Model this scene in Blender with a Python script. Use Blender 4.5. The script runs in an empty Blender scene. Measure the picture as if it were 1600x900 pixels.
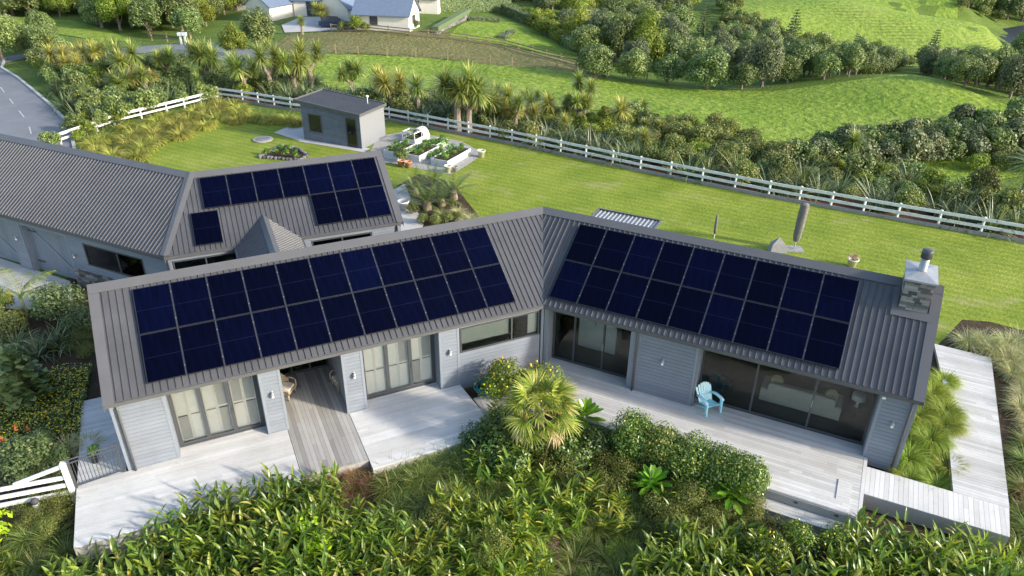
import bpy, math, random
import numpy as np
from mathutils import Vector, Matrix
from mathutils.geometry import delaunay_2d_cdt
R = math.radians
rnd = random.Random(7)
scene = bpy.context.scene
COL = scene.collection

# ------------------------------------------------------------------ camera, world, sun, exposure
FPX, PITCH, ROLL, CAMZ = 1150.68, 0.5025, 0.0119, 16.7333
fw = np.array([0, math.cos(PITCH), -math.sin(PITCH)])
_r0 = np.array([1.0, 0, 0]); _u0 = np.cross(_r0, fw)
rt = math.cos(ROLL)*_r0 + math.sin(ROLL)*_u0
upv = -math.sin(ROLL)*_r0 + math.cos(ROLL)*_u0
cam = bpy.data.cameras.new('camera'); camo = bpy.data.objects.new('camera', cam); COL.objects.link(camo)
camo.matrix_world = Matrix(((rt[0], upv[0], -fw[0], 0), (rt[1], upv[1], -fw[1], 0), (rt[2], upv[2], -fw[2], CAMZ), (0, 0, 0, 1)))
cam.sensor_fit = 'HORIZONTAL'; cam.sensor_width = 36; cam.lens = FPX/1600*36; cam.clip_end = 3000; cam.clip_start = .1
scene.camera = camo
SUN_AZ, SUN_EL = R(111), R(22)
world = bpy.data.worlds.new('World'); scene.world = world; world.use_nodes = True
wn = world.node_tree.nodes; wl = world.node_tree.links
sky = wn.new('ShaderNodeTexSky'); sky.sky_type = 'NISHITA'; sky.sun_disc = False
sky.sun_elevation = SUN_EL; sky.sun_rotation = SUN_AZ; sky.altitude = 50; sky.air_density = 1.0; sky.dust_density = 1.5
wn['Background'].inputs[1].default_value = 0.15
wl.new(sky.outputs[0], wn['Background'].inputs[0])
sun = bpy.data.lights.new('sun', 'SUN'); sun.energy = 2.6; sun.angle = R(4); sun.color = (1, .93, .8)
suno = bpy.data.objects.new('sun', sun); COL.objects.link(suno); suno.location = (40, -10, 60)
sdir = Vector((math.sin(SUN_AZ)*math.cos(SUN_EL), math.cos(SUN_AZ)*math.cos(SUN_EL), math.sin(SUN_EL)))
suno.rotation_euler = sdir.to_track_quat('Z', 'Y').to_euler()
vs = scene.view_settings
vs.view_transform = 'Standard'; vs.look = 'None'; vs.gamma = 1; vs.use_curve_mapping = False; vs.exposure = 1.38
scene.cycles.max_bounces = 6; scene.cycles.transparent_max_bounces = 12
scene.cycles.caustics_reflective = False; scene.cycles.caustics_refractive = False

# ------------------------------------------------------------------ mesh helpers
class Fr:
    def __init__(s, O, t, n): s.O = np.array(O, float); s.t = np.array(t, float); s.n = np.array(n, float)
    def P(s, u, v, z): q = s.O + s.t*u + s.n*v; return (q[0], q[1], z)
WORLD = Fr((0, 0, 0), (1, 0, 0), (0, 1, 0))
class MB:
    def __init__(s): s.v = []; s.f = []
    def poly(s, pts):
        k = len(s.v); s.v += [tuple(map(float, p)) for p in pts]; s.f.append(tuple(range(k, k+len(pts))))
    def hexa(s, a):   # a: 4 bottom + 4 top
        k = len(s.v); s.v += [tuple(map(float, p)) for p in a]
        x = [np.array(a[i], float)-np.array(a[0], float) for i in (1, 3, 4)]; flip = np.dot(np.cross(x[0], x[1]), x[2]) < 0
        for f in ((3, 2, 1, 0), (4, 5, 6, 7), (0, 1, 5, 4), (1, 2, 6, 5), (2, 3, 7, 6), (3, 0, 4, 7)): s.f.append(tuple(k+i for i in (f[::-1] if flip else f)))
    def box(s, fr, u0, u1, v0, v1, z0, z1):
        s.hexa([fr.P(u0, v0, z0), fr.P(u1, v0, z0), fr.P(u1, v1, z0), fr.P(u0, v1, z0), fr.P(u0, v0, z1), fr.P(u1, v0, z1), fr.P(u1, v1, z1), fr.P(u0, v1, z1)])
    def prism(s, pts, h):   # pts: list of (x,y,z) top outline
        k = len(s.v); n = len(pts)
        s.v += [tuple(map(float, p)) for p in pts] + [(float(p[0]), float(p[1]), float(p[2])-h) for p in pts]
        s.f.append(tuple(range(k, k+n))); s.f.append(tuple(range(k+2*n-1, k+n-1, -1)))
        for i in range(n): j = (i+1) % n; s.f.append((k+i, k+n+i, k+n+j, k+j))
    def beam(s, a, b, w, h, up=(0, 0, 1)):
        a = np.array(a, float); b = np.array(b, float); d = b-a; d /= np.linalg.norm(d); up = np.array(up, float)
        sd = np.cross(d, up); sd /= np.linalg.norm(sd); u2 = np.cross(sd, d)
        q = [sd*w/2*i + u2*h/2*j for i, j in ((-1, -1), (1, -1), (1, 1), (-1, 1))]
        s.hexa([a+x for x in q]+[b+x for x in q])
    def tube(s, path, rad, n=8, cap=True):
        path = [np.array(p, float) for p in path]; k0 = len(s.v)
        if not hasattr(rad, '__len__'): rad = [rad]*len(path)
        ref = np.array([0.31, 0.17, 0.93])
        for i, p in enumerate(path):
            d = path[min(i+1, len(path)-1)]-path[max(i-1, 0)]; d /= (np.linalg.norm(d)+1e-9)
            rr = ref if abs(d@ref) < .92 else np.array([1.0, 0, 0])
            a = np.cross(d, rr); a /= np.linalg.norm(a); b = np.cross(d, a)
            for j in range(n):
                th = 2*math.pi*j/n; q = p+(a*math.cos(th)+b*math.sin(th))*rad[i]; s.v.append((q[0], q[1], q[2]))
        for i in range(len(path)-1):
            for j in range(n):
                j2 = (j+1) % n; s.f.append((k0+i*n+j, k0+i*n+j2, k0+(i+1)*n+j2, k0+(i+1)*n+j))
        if cap:
            s.f.append(tuple(k0+j for j in reversed(range(n)))); k1 = k0+(len(path)-1)*n; s.f.append(tuple(k1+j for j in range(n)))
    def lathe(s, prof, c=(0, 0, 0), n=16):   # prof list of (r,z)
        k0 = len(s.v)
        for r_, z in prof:
            for j in range(n):
                th = 2*math.pi*j/n; s.v.append((c[0]+r_*math.cos(th), c[1]+r_*math.sin(th), c[2]+z))
        for i in range(len(prof)-1):
            for j in range(n):
                j2 = (j+1) % n; s.f.append((k0+i*n+j, k0+i*n+j2, k0+(i+1)*n+j2, k0+(i+1)*n+j))
        s.f.append(tuple(k0+j for j in reversed(range(n)))); k1 = k0+(len(prof)-1)*n; s.f.append(tuple(k1+j for j in range(n)))
    def add(s, o, off=(0, 0, 0)):
        k = len(s.v); s.v += [(a+off[0], b+off[1], c+off[2]) for a, b, c in o.v]; s.f += [tuple(i+k for i in f) for f in o.f]
    def mesh(s, name, m, loc=(0, 0, 0), smooth=False):
        me = bpy.data.meshes.new(name)
        me.from_pydata([(a-loc[0], b-loc[1], c-loc[2]) for a, b, c in s.v], [], s.f); me.update()
        if m: me.materials.append(m)
        if smooth: me.shade_smooth()
        return me
def tag(o, label=None, cat=None, group=None, kind=None):
    if label: o['label'] = label
    if cat: o['category'] = cat
    if group: o['group'] = group
    if kind: o['kind'] = kind
    return o
def thing(name, loc, label, cat, group=None, rz=0):
    o = bpy.data.objects.new(name, None); o.empty_display_size = .2; COL.objects.link(o); o.location = loc; o.rotation_euler.z = rz
    return tag(o, label, cat, group)
def wloc(par):
    x = np.zeros(3)
    while par is not None: x += np.array(par.location); par = par.parent
    return x
def part(par, name, mb, m, smooth=False, local=False, label=None):
    """a child mesh; vertices are given in world space unless local"""
    o = bpy.data.objects.new(name, mb.mesh(name, m, (0, 0, 0) if local else wloc(par), smooth)); COL.objects.link(o); o.parent = par
    if label: o['label'] = label
    return o
def single(name, mb, m, label, cat, group=None, loc=(0, 0, 0), smooth=False, kind=None):
    o = bpy.data.objects.new(name, mb.mesh(name, m, loc, smooth)); COL.objects.link(o); o.location = loc
    return tag(o, label, cat, group, kind)
def struct(name, mb, m, smooth=False):
    return single(name, mb, m, None, None, kind='structure', smooth=smooth)
def inst(src, loc, rz=0, sc=1, label=None, group=None, name=None, tilt=(0, 0)):
    c = src.copy(); COL.objects.link(c); c.location = loc; c.rotation_euler = (tilt[0], tilt[1], rz)
    c.scale = (sc, sc, sc) if not hasattr(sc, '__len__') else sc
    if name: c.name = name
    if label: c['label'] = label
    if group: c['group'] = group
    def kids(a, b):
        for ch in a.children:
            d = ch.copy(); COL.objects.link(d); d.parent = b; kids(ch, d)
    kids(src, c)
    return c
def clip(poly, a, b, c):     # keep a*x+b*y<=c
    out = []
    for i in range(len(poly)):
        p, q = poly[i], poly[(i+1) % len(poly)]; dp = a*p[0]+b*p[1]-c; dq = a*q[0]+b*q[1]-c
        if dp <= 0: out.append(p)
        if dp*dq < 0: k = dp/(dp-dq); out.append((p[0]+(q[0]-p[0])*k, p[1]+(q[1]-p[1])*k))
    return out

# ------------------------------------------------------------------ materials
def M(name): 
    m = bpy.data.materials.new(name); m.use_nodes = True
    return m, m.node_tree.nodes, m.node_tree.links, m.node_tree.nodes['Principled BSDF']
def rgb(c): return (c[0], c[1], c[2], 1)
def ramp(n, stops):
    r_ = n.new('ShaderNodeValToRGB'); e = r_.color_ramp.elements
    while len(e) > 1: e.remove(e[-1])
    e[0].position = stops[0][0]; e[0].color = rgb(stops[0][1])
    for p, c in stops[1:]: x = e.new(p); x.color = rgb(c)
    return r_
def noise(n, l, scale, detail=4, coord='Object', stretch=None, rough=.6):
    tc = n.new('ShaderNodeTexCoord'); t = n.new('ShaderNodeTexNoise'); t.inputs['Scale'].default_value = scale
    t.inputs['Detail'].default_value = detail; t.inputs['Roughness'].default_value = rough
    if stretch:
        mp = n.new('ShaderNodeMapping'); mp.inputs['Rotation'].default_value = stretch[1]; mp.inputs['Scale'].default_value = stretch[0]
        l.new(tc.outputs[coord], mp.inputs[0]); l.new(mp.outputs[0], t.inputs[0])
    else: l.new(tc.outputs[coord], t.inputs[0])
    return t
def bump(n, l, b, src, strength=.3, dist=.05):
    x = n.new('ShaderNodeBump'); x.inputs['Strength'].default_value = strength; x.inputs['Distance'].default_value = dist
    l.new(src, x.inputs['Height']); l.new(x.outputs[0], b.inputs['Normal'])
def mixc(n, l, fac, a, b, mode='MIX'):
    x = n.new('ShaderNodeMix'); x.data_type = 'RGBA'; x.blend_type = mode
    for sck, v in ((0, fac), (6, a), (7, b)):
        if hasattr(v, 'is_linked'): l.new(v, x.inputs[sck])
        elif isinstance(v, (int, float)): x.inputs[sck].default_value = v
        else: x.inputs[sck].default_value = rgb(v)
    return x.outputs[2]
def simple(name, c, rough=.6, metal=0, spec=.5, var=.12, scale=6, bmp=0, bscale=30):
    m, n, l, b = M(name)
    t = noise(n, l, scale, 5)
    lo = tuple(x*(1-var) for x in c); hi = tuple(min(1, x*(1+var)) for x in c)
    r_ = ramp(n, [(.3, lo), (.7, hi)]); l.new(t.outputs[0], r_.inputs[0]); l.new(r_.outputs[0], b.inputs['Base Color'])
    b.inputs['Roughness'].default_value = rough; b.inputs['Metallic'].default_value = metal; b.inputs['Specular IOR Level'].default_value = spec
    if bmp: t2 = noise(n, l, bscale, 4); bump(n, l, b, t2.outputs[0], bmp, .02)
    return m
LEAF = 1.45
def leafmat(name, stops, trans=.35, rough=.45, spec=.4, objvar=.25, tcol=1.25):
    """leaves: every leaf (mesh island) takes its own tone, every plant its own shift; light shines through"""
    m, n, l, b = M(name)
    g = n.new('ShaderNodeNewGeometry'); oi = n.new('ShaderNodeObjectInfo')
    r_ = ramp(n, [(p, tuple(min(.8, x*LEAF) for x in c)) for p, c in stops]); l.new(g.outputs['Random Per Island'], r_.inputs[0])
    hv = n.new('ShaderNodeHueSaturation')
    mr = n.new('ShaderNodeMapRange'); mr.inputs[3].default_value = 1-objvar; mr.inputs[4].default_value = 1+objvar
    l.new(oi.outputs['Random'], mr.inputs[0]); l.new(mr.outputs[0], hv.inputs['Value'])
    mr2 = n.new('ShaderNodeMapRange'); mr2.inputs[3].default_value = .485; mr2.inputs[4].default_value = .515
    ml = n.new('ShaderNodeMath'); ml.operation = 'FRACT'; mm = n.new('ShaderNodeMath'); mm.operation = 'MULTIPLY'; mm.inputs[1].default_value = 7.31
    l.new(oi.outputs['Random'], mm.inputs[0]); l.new(mm.outputs[0], ml.inputs[0]); l.new(ml.outputs[0], mr2.inputs[0]); l.new(mr2.outputs[0], hv.inputs['Hue'])
    l.new(r_.outputs[0], hv.inputs['Color']); l.new(hv.outputs[0], b.inputs['Base Color'])
    b.inputs['Roughness'].default_value = rough; b.inputs['Specular IOR Level'].default_value = spec
    tr = n.new('ShaderNodeBsdfTranslucent'); tc_ = mixc(n, l, 1.0, hv.outputs[0], (tcol, tcol*1.05, tcol*.5), 'MULTIPLY'); l.new(tc_, tr.inputs[0])
    mx = n.new('ShaderNodeMixShader'); mx.inputs[0].default_value = trans
    l.new(b.outputs[0], mx.inputs[1]); l.new(tr.outputs[0], mx.inputs[2]); l.new(mx.outputs[0], n['Material Output'].inputs[0])
    return m
def islandmat(name, stops, rough=.7, grain=None, spec=.3, bmp=.2, amp=(.78, 1.08)):
    """boards, stones: each piece its own tone, with a fine grain"""
    m, n, l, b = M(name)
    g = n.new('ShaderNodeNewGeometry'); r_ = ramp(n, stops); l.new(g.outputs['Random Per Island'], r_.inputs[0])
    t = noise(n, l, *(grain or (8, 6))); r2 = ramp(n, [(.25, (amp[0],)*3), (.75, (amp[1],)*3)]); l.new(t.outputs[0], r2.inputs[0])
    t4 = noise(n, l, .55, 6, 'Object', None, .7); r4 = ramp(n, [(.3, (.86, .85, .83)), (.6, (1.04, 1.04, 1.04))]); l.new(t4.outputs[0], r4.inputs[0])
    l.new(mixc(n, l, 1.0, mixc(n, l, 1.0, r_.outputs[0], r2.outputs[0], 'MULTIPLY'), r4.outputs[0], 'MULTIPLY'), b.inputs['Base Color'])
    b.inputs['Roughness'].default_value = rough; b.inputs['Specular IOR Level'].default_value = spec
    if bmp: bump(n, l, b, t.outputs[0], bmp, .01)
    return m
def deckmat(name, ang, stops):
    return islandmat(name, stops, .75, (5, 7, 'Object', ((1, 22, 1), (0, 0, -ang))), .25, .15, (.84, 1.05))

# ------------------------------------------------------------------ terrain
HZ = -.15
def ray(px, py): return fw*FPX + rt*(px-800) - upv*(py-450)
def flat(px, py, z): d = ray(px, py); return np.array([0, 0, CAMZ]) + d*(z-CAMZ)/d[2]
ctrl = []
for px, py, k in [(30,177,1),(100,190,1),(60,140,1),(0,90,1.05),(-150,140,1.02),(-300,250,1),(20,60,1.05),(110,42,1.1),(230,60,1.1),(300,85,1.03),(400,95,1.05),(0,20,1.15),(450,60,1.06),(450,25,1.08),(200,100,1.0),
        (330,120,1.02),(560,60,1.05),(640,57,1.05),(700,60,1.06),(560,45,1.05),(680,30,1.06),(720,20,1.08),(760,45,1.07),(870,95,1.1),(500,88,1.08),(650,92,1.1),(800,105,1.12),(950,125,1.14),(1100,140,1.15),
        (520,125,1.06),(620,135,1.07),(800,145,1.08),(950,160,1.08),(1100,170,1.08),(1250,225,1.07),(1200,145,1.12),(1300,132,1.06),(1420,118,1.0),(1370,122,1.02),(1500,140,1.02),(1570,165,1.05),(1400,180,1.06),(1300,190,1.08),
        (1480,200,1.06),(1600,262,1.07),(1500,275,1.07),(1700,220,1.1),(1350,110,1.38),(1440,108,1.45),(1560,130,1.5),(1400,98,1.55),(1300,95,1.6),(1480,92,1.58),(1590,92,1.7),(1560,50,1.8),(1600,20,1.8),(1720,60,1.8),(1200,60,1.42),
        (1300,0,1.22),(1400,20,1.3),(1200,20,1.3),(1490,0,1.4),(1545,45,1.42),(1150,10,1.28),(950,0,1.35),(1000,60,1.3),(900,20,1.25),(1100,0,1.35),(600,0,1.08),(300,10,1.2),(1050,110,1.25),(900,90,1.16),(1200,110,1.35)]:
    q = flat(px, py, HZ)*k + np.array([0, 0, CAMZ])*(1-k); ctrl.append(tuple(q))
for x, y in [(-34,50),(-26,64),(-16,61),(-10,59),(-5,56),(0,53),(8.5,47.5),(16,43),(22,40),(28,37),(36,32),(-30,40),(-20,45),(-12,45),(-5,45),(0,42),(8,40),(15,36),(22,32),(30,30),(-20,35),(-10,35),(0,35),(10,30),(20,29),(-26,34),(-14,24),(0,26),(12,23),(-17,27),(-22,30),(14,28),(-20,55),(-5,50),(5,45),(-13,20),(-8,22),(5,23),(16.5,20),(17,24)]: ctrl.append((x, y, HZ))
for x, y, z in [(-18,22,-.35),(-22,18,-.5),(-16,17,-.55),(-12,15.5,-.7),(-6,17,-.6),(0,18.5,-.55),(4,19,-.6),(8,16,-.85),(14,14.5,-.9),(19,18,-.6),(22,24,-.4),(18,14,-1.0),(0,14,-1.1),(-10,12,-1.2),(10,11,-1.4),(0,8,-2),(-25,8,-1.8),(25,8,-1.8),(0,-10,-5),(-40,-10,-5),(40,-10,-5),(-50,25,-.6),(45,20,-1.2),(-90,50,-1),(-110,110,-3),(-60,180,-6),(0,220,-7),(60,260,-6),(140,230,-12),(120,120,-12),(90,60,-6),(70,30,-4),(100,180,-14)]: ctrl.append((x, y, z))
ctrl = np.array(ctrl)
def _phi(a, b): return np.sqrt(((a[:, None, :]-b[None, :, :])**2).sum(-1)+9.0)
_A = _phi(ctrl[:, :2], ctrl[:, :2]); _n = len(ctrl)
_W = np.linalg.solve(np.block([[-_A+np.eye(_n)*.02, np.ones((_n, 1))], [np.ones((1, _n)), np.zeros((1, 1))]]), np.r_[ctrl[:, 2], 0])
def TH(xy):
    xy = np.asarray(xy, float).reshape(-1, 2); z = -_phi(xy, ctrl[:, :2])@_W[:-1]+_W[-1]
    return np.clip(z, -22, 12)
def th(x, y): return float(TH([(x, y)])[0])
def gp(px, py, dz=0):
    """where the view line through a pixel of the photograph meets the ground"""
    d = ray(px, py); d = d/np.linalg.norm(d[:2]); s_ = np.geomspace(8, 420, 500)
    P = np.array([0, 0, CAMZ])+d[None, :]*s_[:, None]; g = P[:, 2]-TH(P[:, :2])-dz
    i = np.argmax(g < 0) if (g < 0).any() else len(s_)-1
    i = max(i, 1); k = g[i-1]/(g[i-1]-g[i]+1e-9); q = P[i-1]+(P[i]-P[i-1])*k
    return (q[0], q[1], th(q[0], q[1]))
def inside(p, poly):
    c = False; n_ = len(poly)
    for i in range(n_):
        x1, y1 = poly[i][:2]; x2, y2 = poly[i-1][:2]
        if (y1 > p[1]) != (y2 > p[1]) and p[0] < (x2-x1)*(p[1]-y1)/(y2-y1+1e-12)+x1: c = not c
    return c
def drape(poly, step, dz):
    """a sheet that follows the ground inside an outline (x, y)"""
    pts = []; 
    for i in range(len(poly)):
        a = np.array(poly[i][:2]); b = np.array(poly[(i+1) % len(poly)][:2]); k = max(1, int(np.linalg.norm(b-a)/step))
        pts += [tuple(a+(b-a)*j/k) for j in range(k)]
    nb = len(pts); xs = [p[0] for p in pts]; ys = [p[1] for p in pts]
    y = min(ys)+step/2
    while y < max(ys):
        x = min(xs)+step/2
        while x < max(xs):
            q = (x+rnd.uniform(-.2, .2)*step, y+rnd.uniform(-.2, .2)*step)
            if inside(q, poly): pts.append(q)
            x += step
        y += step
    r_ = delaunay_2d_cdt([Vector(p) for p in pts], [], [list(range(nb))], 1, 1e-5)
    z = TH([(p.x, p.y) for p in r_[0]])+dz
    mb = MB(); mb.v = [(p.x, p.y, float(zz)) for p, zz in zip(r_[0], z)]; mb.f = [tuple(f) for f in r_[2]]
    mb.f = [f if ((mb.v[f[1]][0]-mb.v[f[0]][0])*(mb.v[f[2]][1]-mb.v[f[0]][1])-(mb.v[f[1]][1]-mb.v[f[0]][1])*(mb.v[f[2]][0]-mb.v[f[0]][0])) > 0 else f[::-1] for f in mb.f]
    return mb
def G(*pp): return [gp(*p)[:2] for p in pp]
def grassmat(name, stops, big, fine, bmp=.6, bd=.08, stretch=None, patch=None, mow=None):
    m, n, l, b = M(name)
    t = noise(n, l, big, 6, 'Object', None, .65); t2 = noise(n, l, fine, 5, 'Object', stretch)
    mx = n.new('ShaderNodeMath'); mx.operation = 'MULTIPLY_ADD'; mx.inputs[1].default_value = .5; 
    l.new(t2.outputs[0], mx.inputs[0]); h = n.new('ShaderNodeMath'); h.operation = 'MULTIPLY'; h.inputs[1].default_value = .5; l.new(t.outputs[0], h.inputs[0]); l.new(h.outputs[0], mx.inputs[2])
    r_ = ramp(n, stops); l.new(mx.outputs[0], r_.inputs[0]); c = r_.outputs[0]
    if patch:
        t3 = noise(n, l, patch[0], 7, 'Object', patch[3] if len(patch) > 3 else None, .7); r3 = ramp(n, [(patch[1], (0, 0, 0)), (patch[1]+.09, (1, 1, 1))]); l.new(t3.outputs[0], r3.inputs[0])
        c = mixc(n, l, r3.outputs[0], c, patch[2])
    if mow:
        tc = n.new('ShaderNodeTexCoord'); mp = n.new('ShaderNodeMapping'); mp.inputs['Rotation'].default_value = (0, 0, mow[0])
        w = n.new('ShaderNodeTexWave'); w.bands_direction = 'Y'; w.inputs['Scale'].default_value = mow[1]; w.inputs['Distortion'].default_value = 1.2; w.inputs['Detail'].default_value = 3
        l.new(tc.outputs['Object'], mp.inputs[0]); l.new(mp.outputs[0], w.inputs[0])
        rw = ramp(n, [(.2, (.86, .9, .8)), (.8, (1.1, 1.07, 1.05))]); l.new(w.outputs[0], rw.inputs[0]); c = mixc(n, l, mow[2], c, rw.outputs[0], 'MULTIPLY')
    l.new(c, b.inputs['Base Color']); b.inputs['Roughness'].default_value = .85; b.inputs['Specular IOR Level'].default_value = .15
    bump(n, l, b, t2.outputs[0], bmp, bd)
    return m
m_ground = grassmat('rough_grass', [(.3, (.05, .09, .014)), (.5, (.10, .155, .025)), (.7, (.17, .2, .05))], .25, 3.0, .8, .25)
m_lawn = grassmat('lawn_grass', [(.34, (.105, .155, .015)), (.5, (.18, .23, .027)), (.66, (.28, .305, .055))], .3, 7, .7, .06, None, (.22, .565, (.25, .26, .085), ((1, 1.9, 1), (0, 0, R(25)))), (R(29), .55, .75))
m_paddock = grassmat('paddock_grass', [(.34, (.095, .165, .015)), (.5, (.175, .255, .028)), (.64, (.275, .325, .06))], .12, 1.3, 1.0, .5)
m_hill = grassmat('hill_grass', [(.3, (.125, .195, .022)), (.5, (.20, .28, .04)), (.68, (.29, .34, .075))], .06, .9, 1.0, .5)
def _terracettes():
    n = m_hill.node_tree.nodes; l = m_hill.node_tree.links; b = n['Principled BSDF']
    tc = n.new('ShaderNodeTexCoord'); w = n.new('ShaderNodeTexWave'); w.bands_direction = 'Z'; w.inputs['Scale'].default_value = .95; w.inputs['Distortion'].default_value = 4; w.inputs['Detail'].default_value = 3; w.inputs['Detail Scale'].default_value = .4
    l.new(tc.outputs['Object'], w.inputs[0])
    t = noise(n, l, .035, 3); r1 = ramp(n, [(.47, (0, 0, 0)), (.56, (1, 1, 1))]); l.new(t.outputs[0], r1.inputs[0])
    r2 = ramp(n, [(.15, (.74, .71, .72)), (.6, (1, 1, 1))]); l.new(w.outputs[0], r2.inputs[0])
    src = b.inputs['Base Color'].links[0].from_socket
    l.new(mixc(n, l, r1.outputs[0], src, mixc(n, l, 1.0, src, r2.outputs[0], 'MULTIPLY')), b.inputs['Base Color'])
_terracettes()
m_bank = grassmat('bank_grass', [(.3, (.09, .10, .03)), (.5, (.155, .15, .055)), (.7, (.22, .19, .09))], .3, 2.0, 1.0, .4)
m_soil = grassmat('garden_soil', [(.3, (.03, .02, .012)), (.5, (.06, .042, .025)), (.7, (.1, .075, .05))], 1.5, 14, 1.0, .08)
m_bark = grassmat('bark_mulch', [(.3, (.07, .025, .015)), (.5, (.14, .06, .035)), (.7, (.2, .1, .06))], 1.5, 16, 1.0, .06)
m_asphalt = simple('asphalt', (.16, .165, .18), .85, var=.12, scale=.6, bmp=.3, bscale=40)
m_conc = simple('concrete', (.42, .41, .39), .85, var=.12, scale=.7, bmp=.1)
m_gravel = simple('gravel', (.30, .29, .27), .95, var=.5, scale=14, bmp=.8, bscale=25)
m_white = simple('white_paint', (.66, .66, .64), .5, var=.06, scale=3)
m_whitew = simple('weathered_white_paint', (.62, .64, .62), .6, var=.18, scale=5)

# ground: one sheet to the horizon
def axis(segs):
    o = []
    for a, b, s_ in segs: o += list(np.arange(a, b, s_))
    return np.array(o+[segs[-1][1]])
xs = axis([(-900, -200, 70), (-200, -70, 6), (-70, 90, 1.4), (90, 220, 6), (220, 900, 70)])
ys = axis([(-300, -30, 30), (-30, 120, 1.4), (120, 260, 3), (260, 1200, 60)])
gx, gy = np.meshgrid(xs, ys); zz = TH(np.c_[gx.ravel(), gy.ravel()])
mb = MB(); nx = len(xs); mb.v = [(float(a), float(b), float(c)) for a, b, c in zip(gx.ravel(), gy.ravel(), zz)]
mb.f = [(j*nx+i, j*nx+i+1, (j+1)*nx+i+1, (j+1)*nx+i) for j in range(len(ys)-1) for i in range(nx-1)]
struct('ground', mb, m_ground, True)
LAWN = G((225,246),(300,203),(385,180),(470,184),(609,190),(800,226),(1000,268),(1200,309),(1600,379),(1800,416),(1800,575),(1640,528),(1600,517),(1545,503),(1503,500),(1475,530),(1440,562))+[(12,27),(3,32.5)]+G((735,360),(748,338),(705,284),(655,272),(622,290))+[(-8,41),(-17,37)]
struct('lawn', drape(LAWN, 1.2, .02), m_lawn, True)
struct('paddock', drape(G((440,92),(500,85),(650,90),(800,103),(950,123),(1100,139),(1210,143),(1300,131),(1370,121),(1420,117),(1470,125),(1520,145),(1575,166),(1640,200),(1700,260),(1500,290),(1380,250),(1250,240),(1100,195),(950,175),(800,160),(620,150),(520,140)), 1.5, .06), m_paddock, True)
struct('bank', drape(G((425,75),(450,55),(560,47),(700,57),(800,74),(900,98),(945,122),(860,110),(700,94),(560,84),(470,86)), 1.5, .06), m_bank, True)
struct('neighbour_lawn', drape(G((700,58),(715,42),(735,33),(800,35),(850,50),(900,78),(905,95),(800,73)), 1.5, .08), m_paddock, True)
struct('hill', drape(G((1140,-40),(1130,25),(1200,60),(1300,100),(1400,104),(1500,100),(1590,93),(1545,48),(1495,0),(1480,-45)), 3, .1), m_hill, True)
struct('left_paddock', drape(G((-10,25),(60,30),(110,32),(170,48),(210,66),(140,62),(60,50),(-10,45)), 2, .08), m_paddock, True)
mb = drape(G((-90,250),(-60,180),(-40,120),(-30,98),(8,92),(3,107),(28,122),(50,140),(82,167),(110,197),(118,240)), 1.2, .03); struct('road', mb, m_asphalt, True)
struct('side_road', drape(G((-30,98),(35,84),(150,80),(245,71),(335,66),(345,76),(430,80),(430,90),(340,95),(290,92),(240,82),(150,90),(37,92),(0,101)), 1.2, .05), m_asphalt, True)
mb = MB()
for a, b in (((1,137),(7,145)),((15,155),(21,163)),((30,174),(38,184)),((46,199),(49,210))):
    A, B = gp(*a), gp(*b); d = np.array(B)-np.array(A); d /= np.linalg.norm(d); s_ = np.cross(d, (0, 0, 1))*.045
    mb.poly([np.array(A)-s_+(0, 0, .05), np.array(A)+s_+(0, 0, .05), np.array(B)+s_+(0, 0, .05), np.array(B)-s_+(0, 0, .05)])
struct('road_marking', mb, simple('worn_road_paint', (.42, .42, .41), .8))
mb = MB(); kp = [np.array(gp(*q)) for q in ((8,92),(3,107),(28,122),(50,140),(82,167),(110,197),(118,240))]
for a, b in zip(kp, kp[1:]): mb.beam(a+(0, 0, .05), b+(0, 0, .05), .22, .2)
struct('kerb', mb, m_conc)
# ------------------------------------------------------------------ the house
m_roof = simple('roof_steel', (.074, .074, .079), .42, var=.14, scale=.9, spec=.4)
m_trim = simple('steel_flashing', (.098, .098, .102), .4, var=.06, scale=1.5, spec=.4)
m_board = islandmat('weatherboard_paint', [(0, (.185, .207, .243)), (1, (.215, .237, .273))], .55, (.8, 3), .35, 0, (.94, 1.04))
m_boardtrim = simple('board_trim_paint', (.205, .228, .262), .5, var=.05)
m_frame = simple('aluminium_frame', (.06, .064, .07), .4, var=.05, spec=.5)
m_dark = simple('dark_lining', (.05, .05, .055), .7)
m_cream = simple('shutter_paint', (.80, .785, .72), .5, var=.04)
m_blind = simple('blind_fabric', (.75, .77, .72), .7, var=.03)
m_metal = simple('galvanised_steel', (.30, .31, .325), .5, .25, var=.12, scale=4)
m_stone = islandmat('stacked_stone', [(0, (.06, .06, .065)), (.35, (.13, .125, .12)), (.7, (.2, .195, .185)), (.9, (.31, .3, .29)), (1, (.17, .13, .1))], .8, (14, 6), .3, .5)
def glassmat(name, tint, f0=.06):
    m, n, l, b = M(name); n.remove(b)
    t = n.new('ShaderNodeBsdfTransparent'); t.inputs[0].default_value = rgb(tint); g = n.new('ShaderNodeBsdfGlossy'); g.inputs['Roughness'].default_value = .02
    f = n.new('ShaderNodeFresnel'); f.inputs[0].default_value = 1.38; mx = n.new('ShaderNodeMixShader')
    l.new(f.outputs[0], mx.inputs[0]); l.new(t.outputs[0], mx.inputs[1]); l.new(g.outputs[0], mx.inputs[2]); l.new(mx.outputs[0], n['Material Output'].inputs[0])
    return m
m_glass = glassmat('window_glass', (.82, .85, .84)); m_glassc = glassmat('clear_glass', (.97, .98, .97))
m_floor = islandmat('room_floorboards', [(0, (.16, .12, .085)), (1, (.24, .18, .13))], .5, (4, 5), .4, .1)
m_room = simple('room_paint', (.5, .48, .45), .8)

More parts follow.
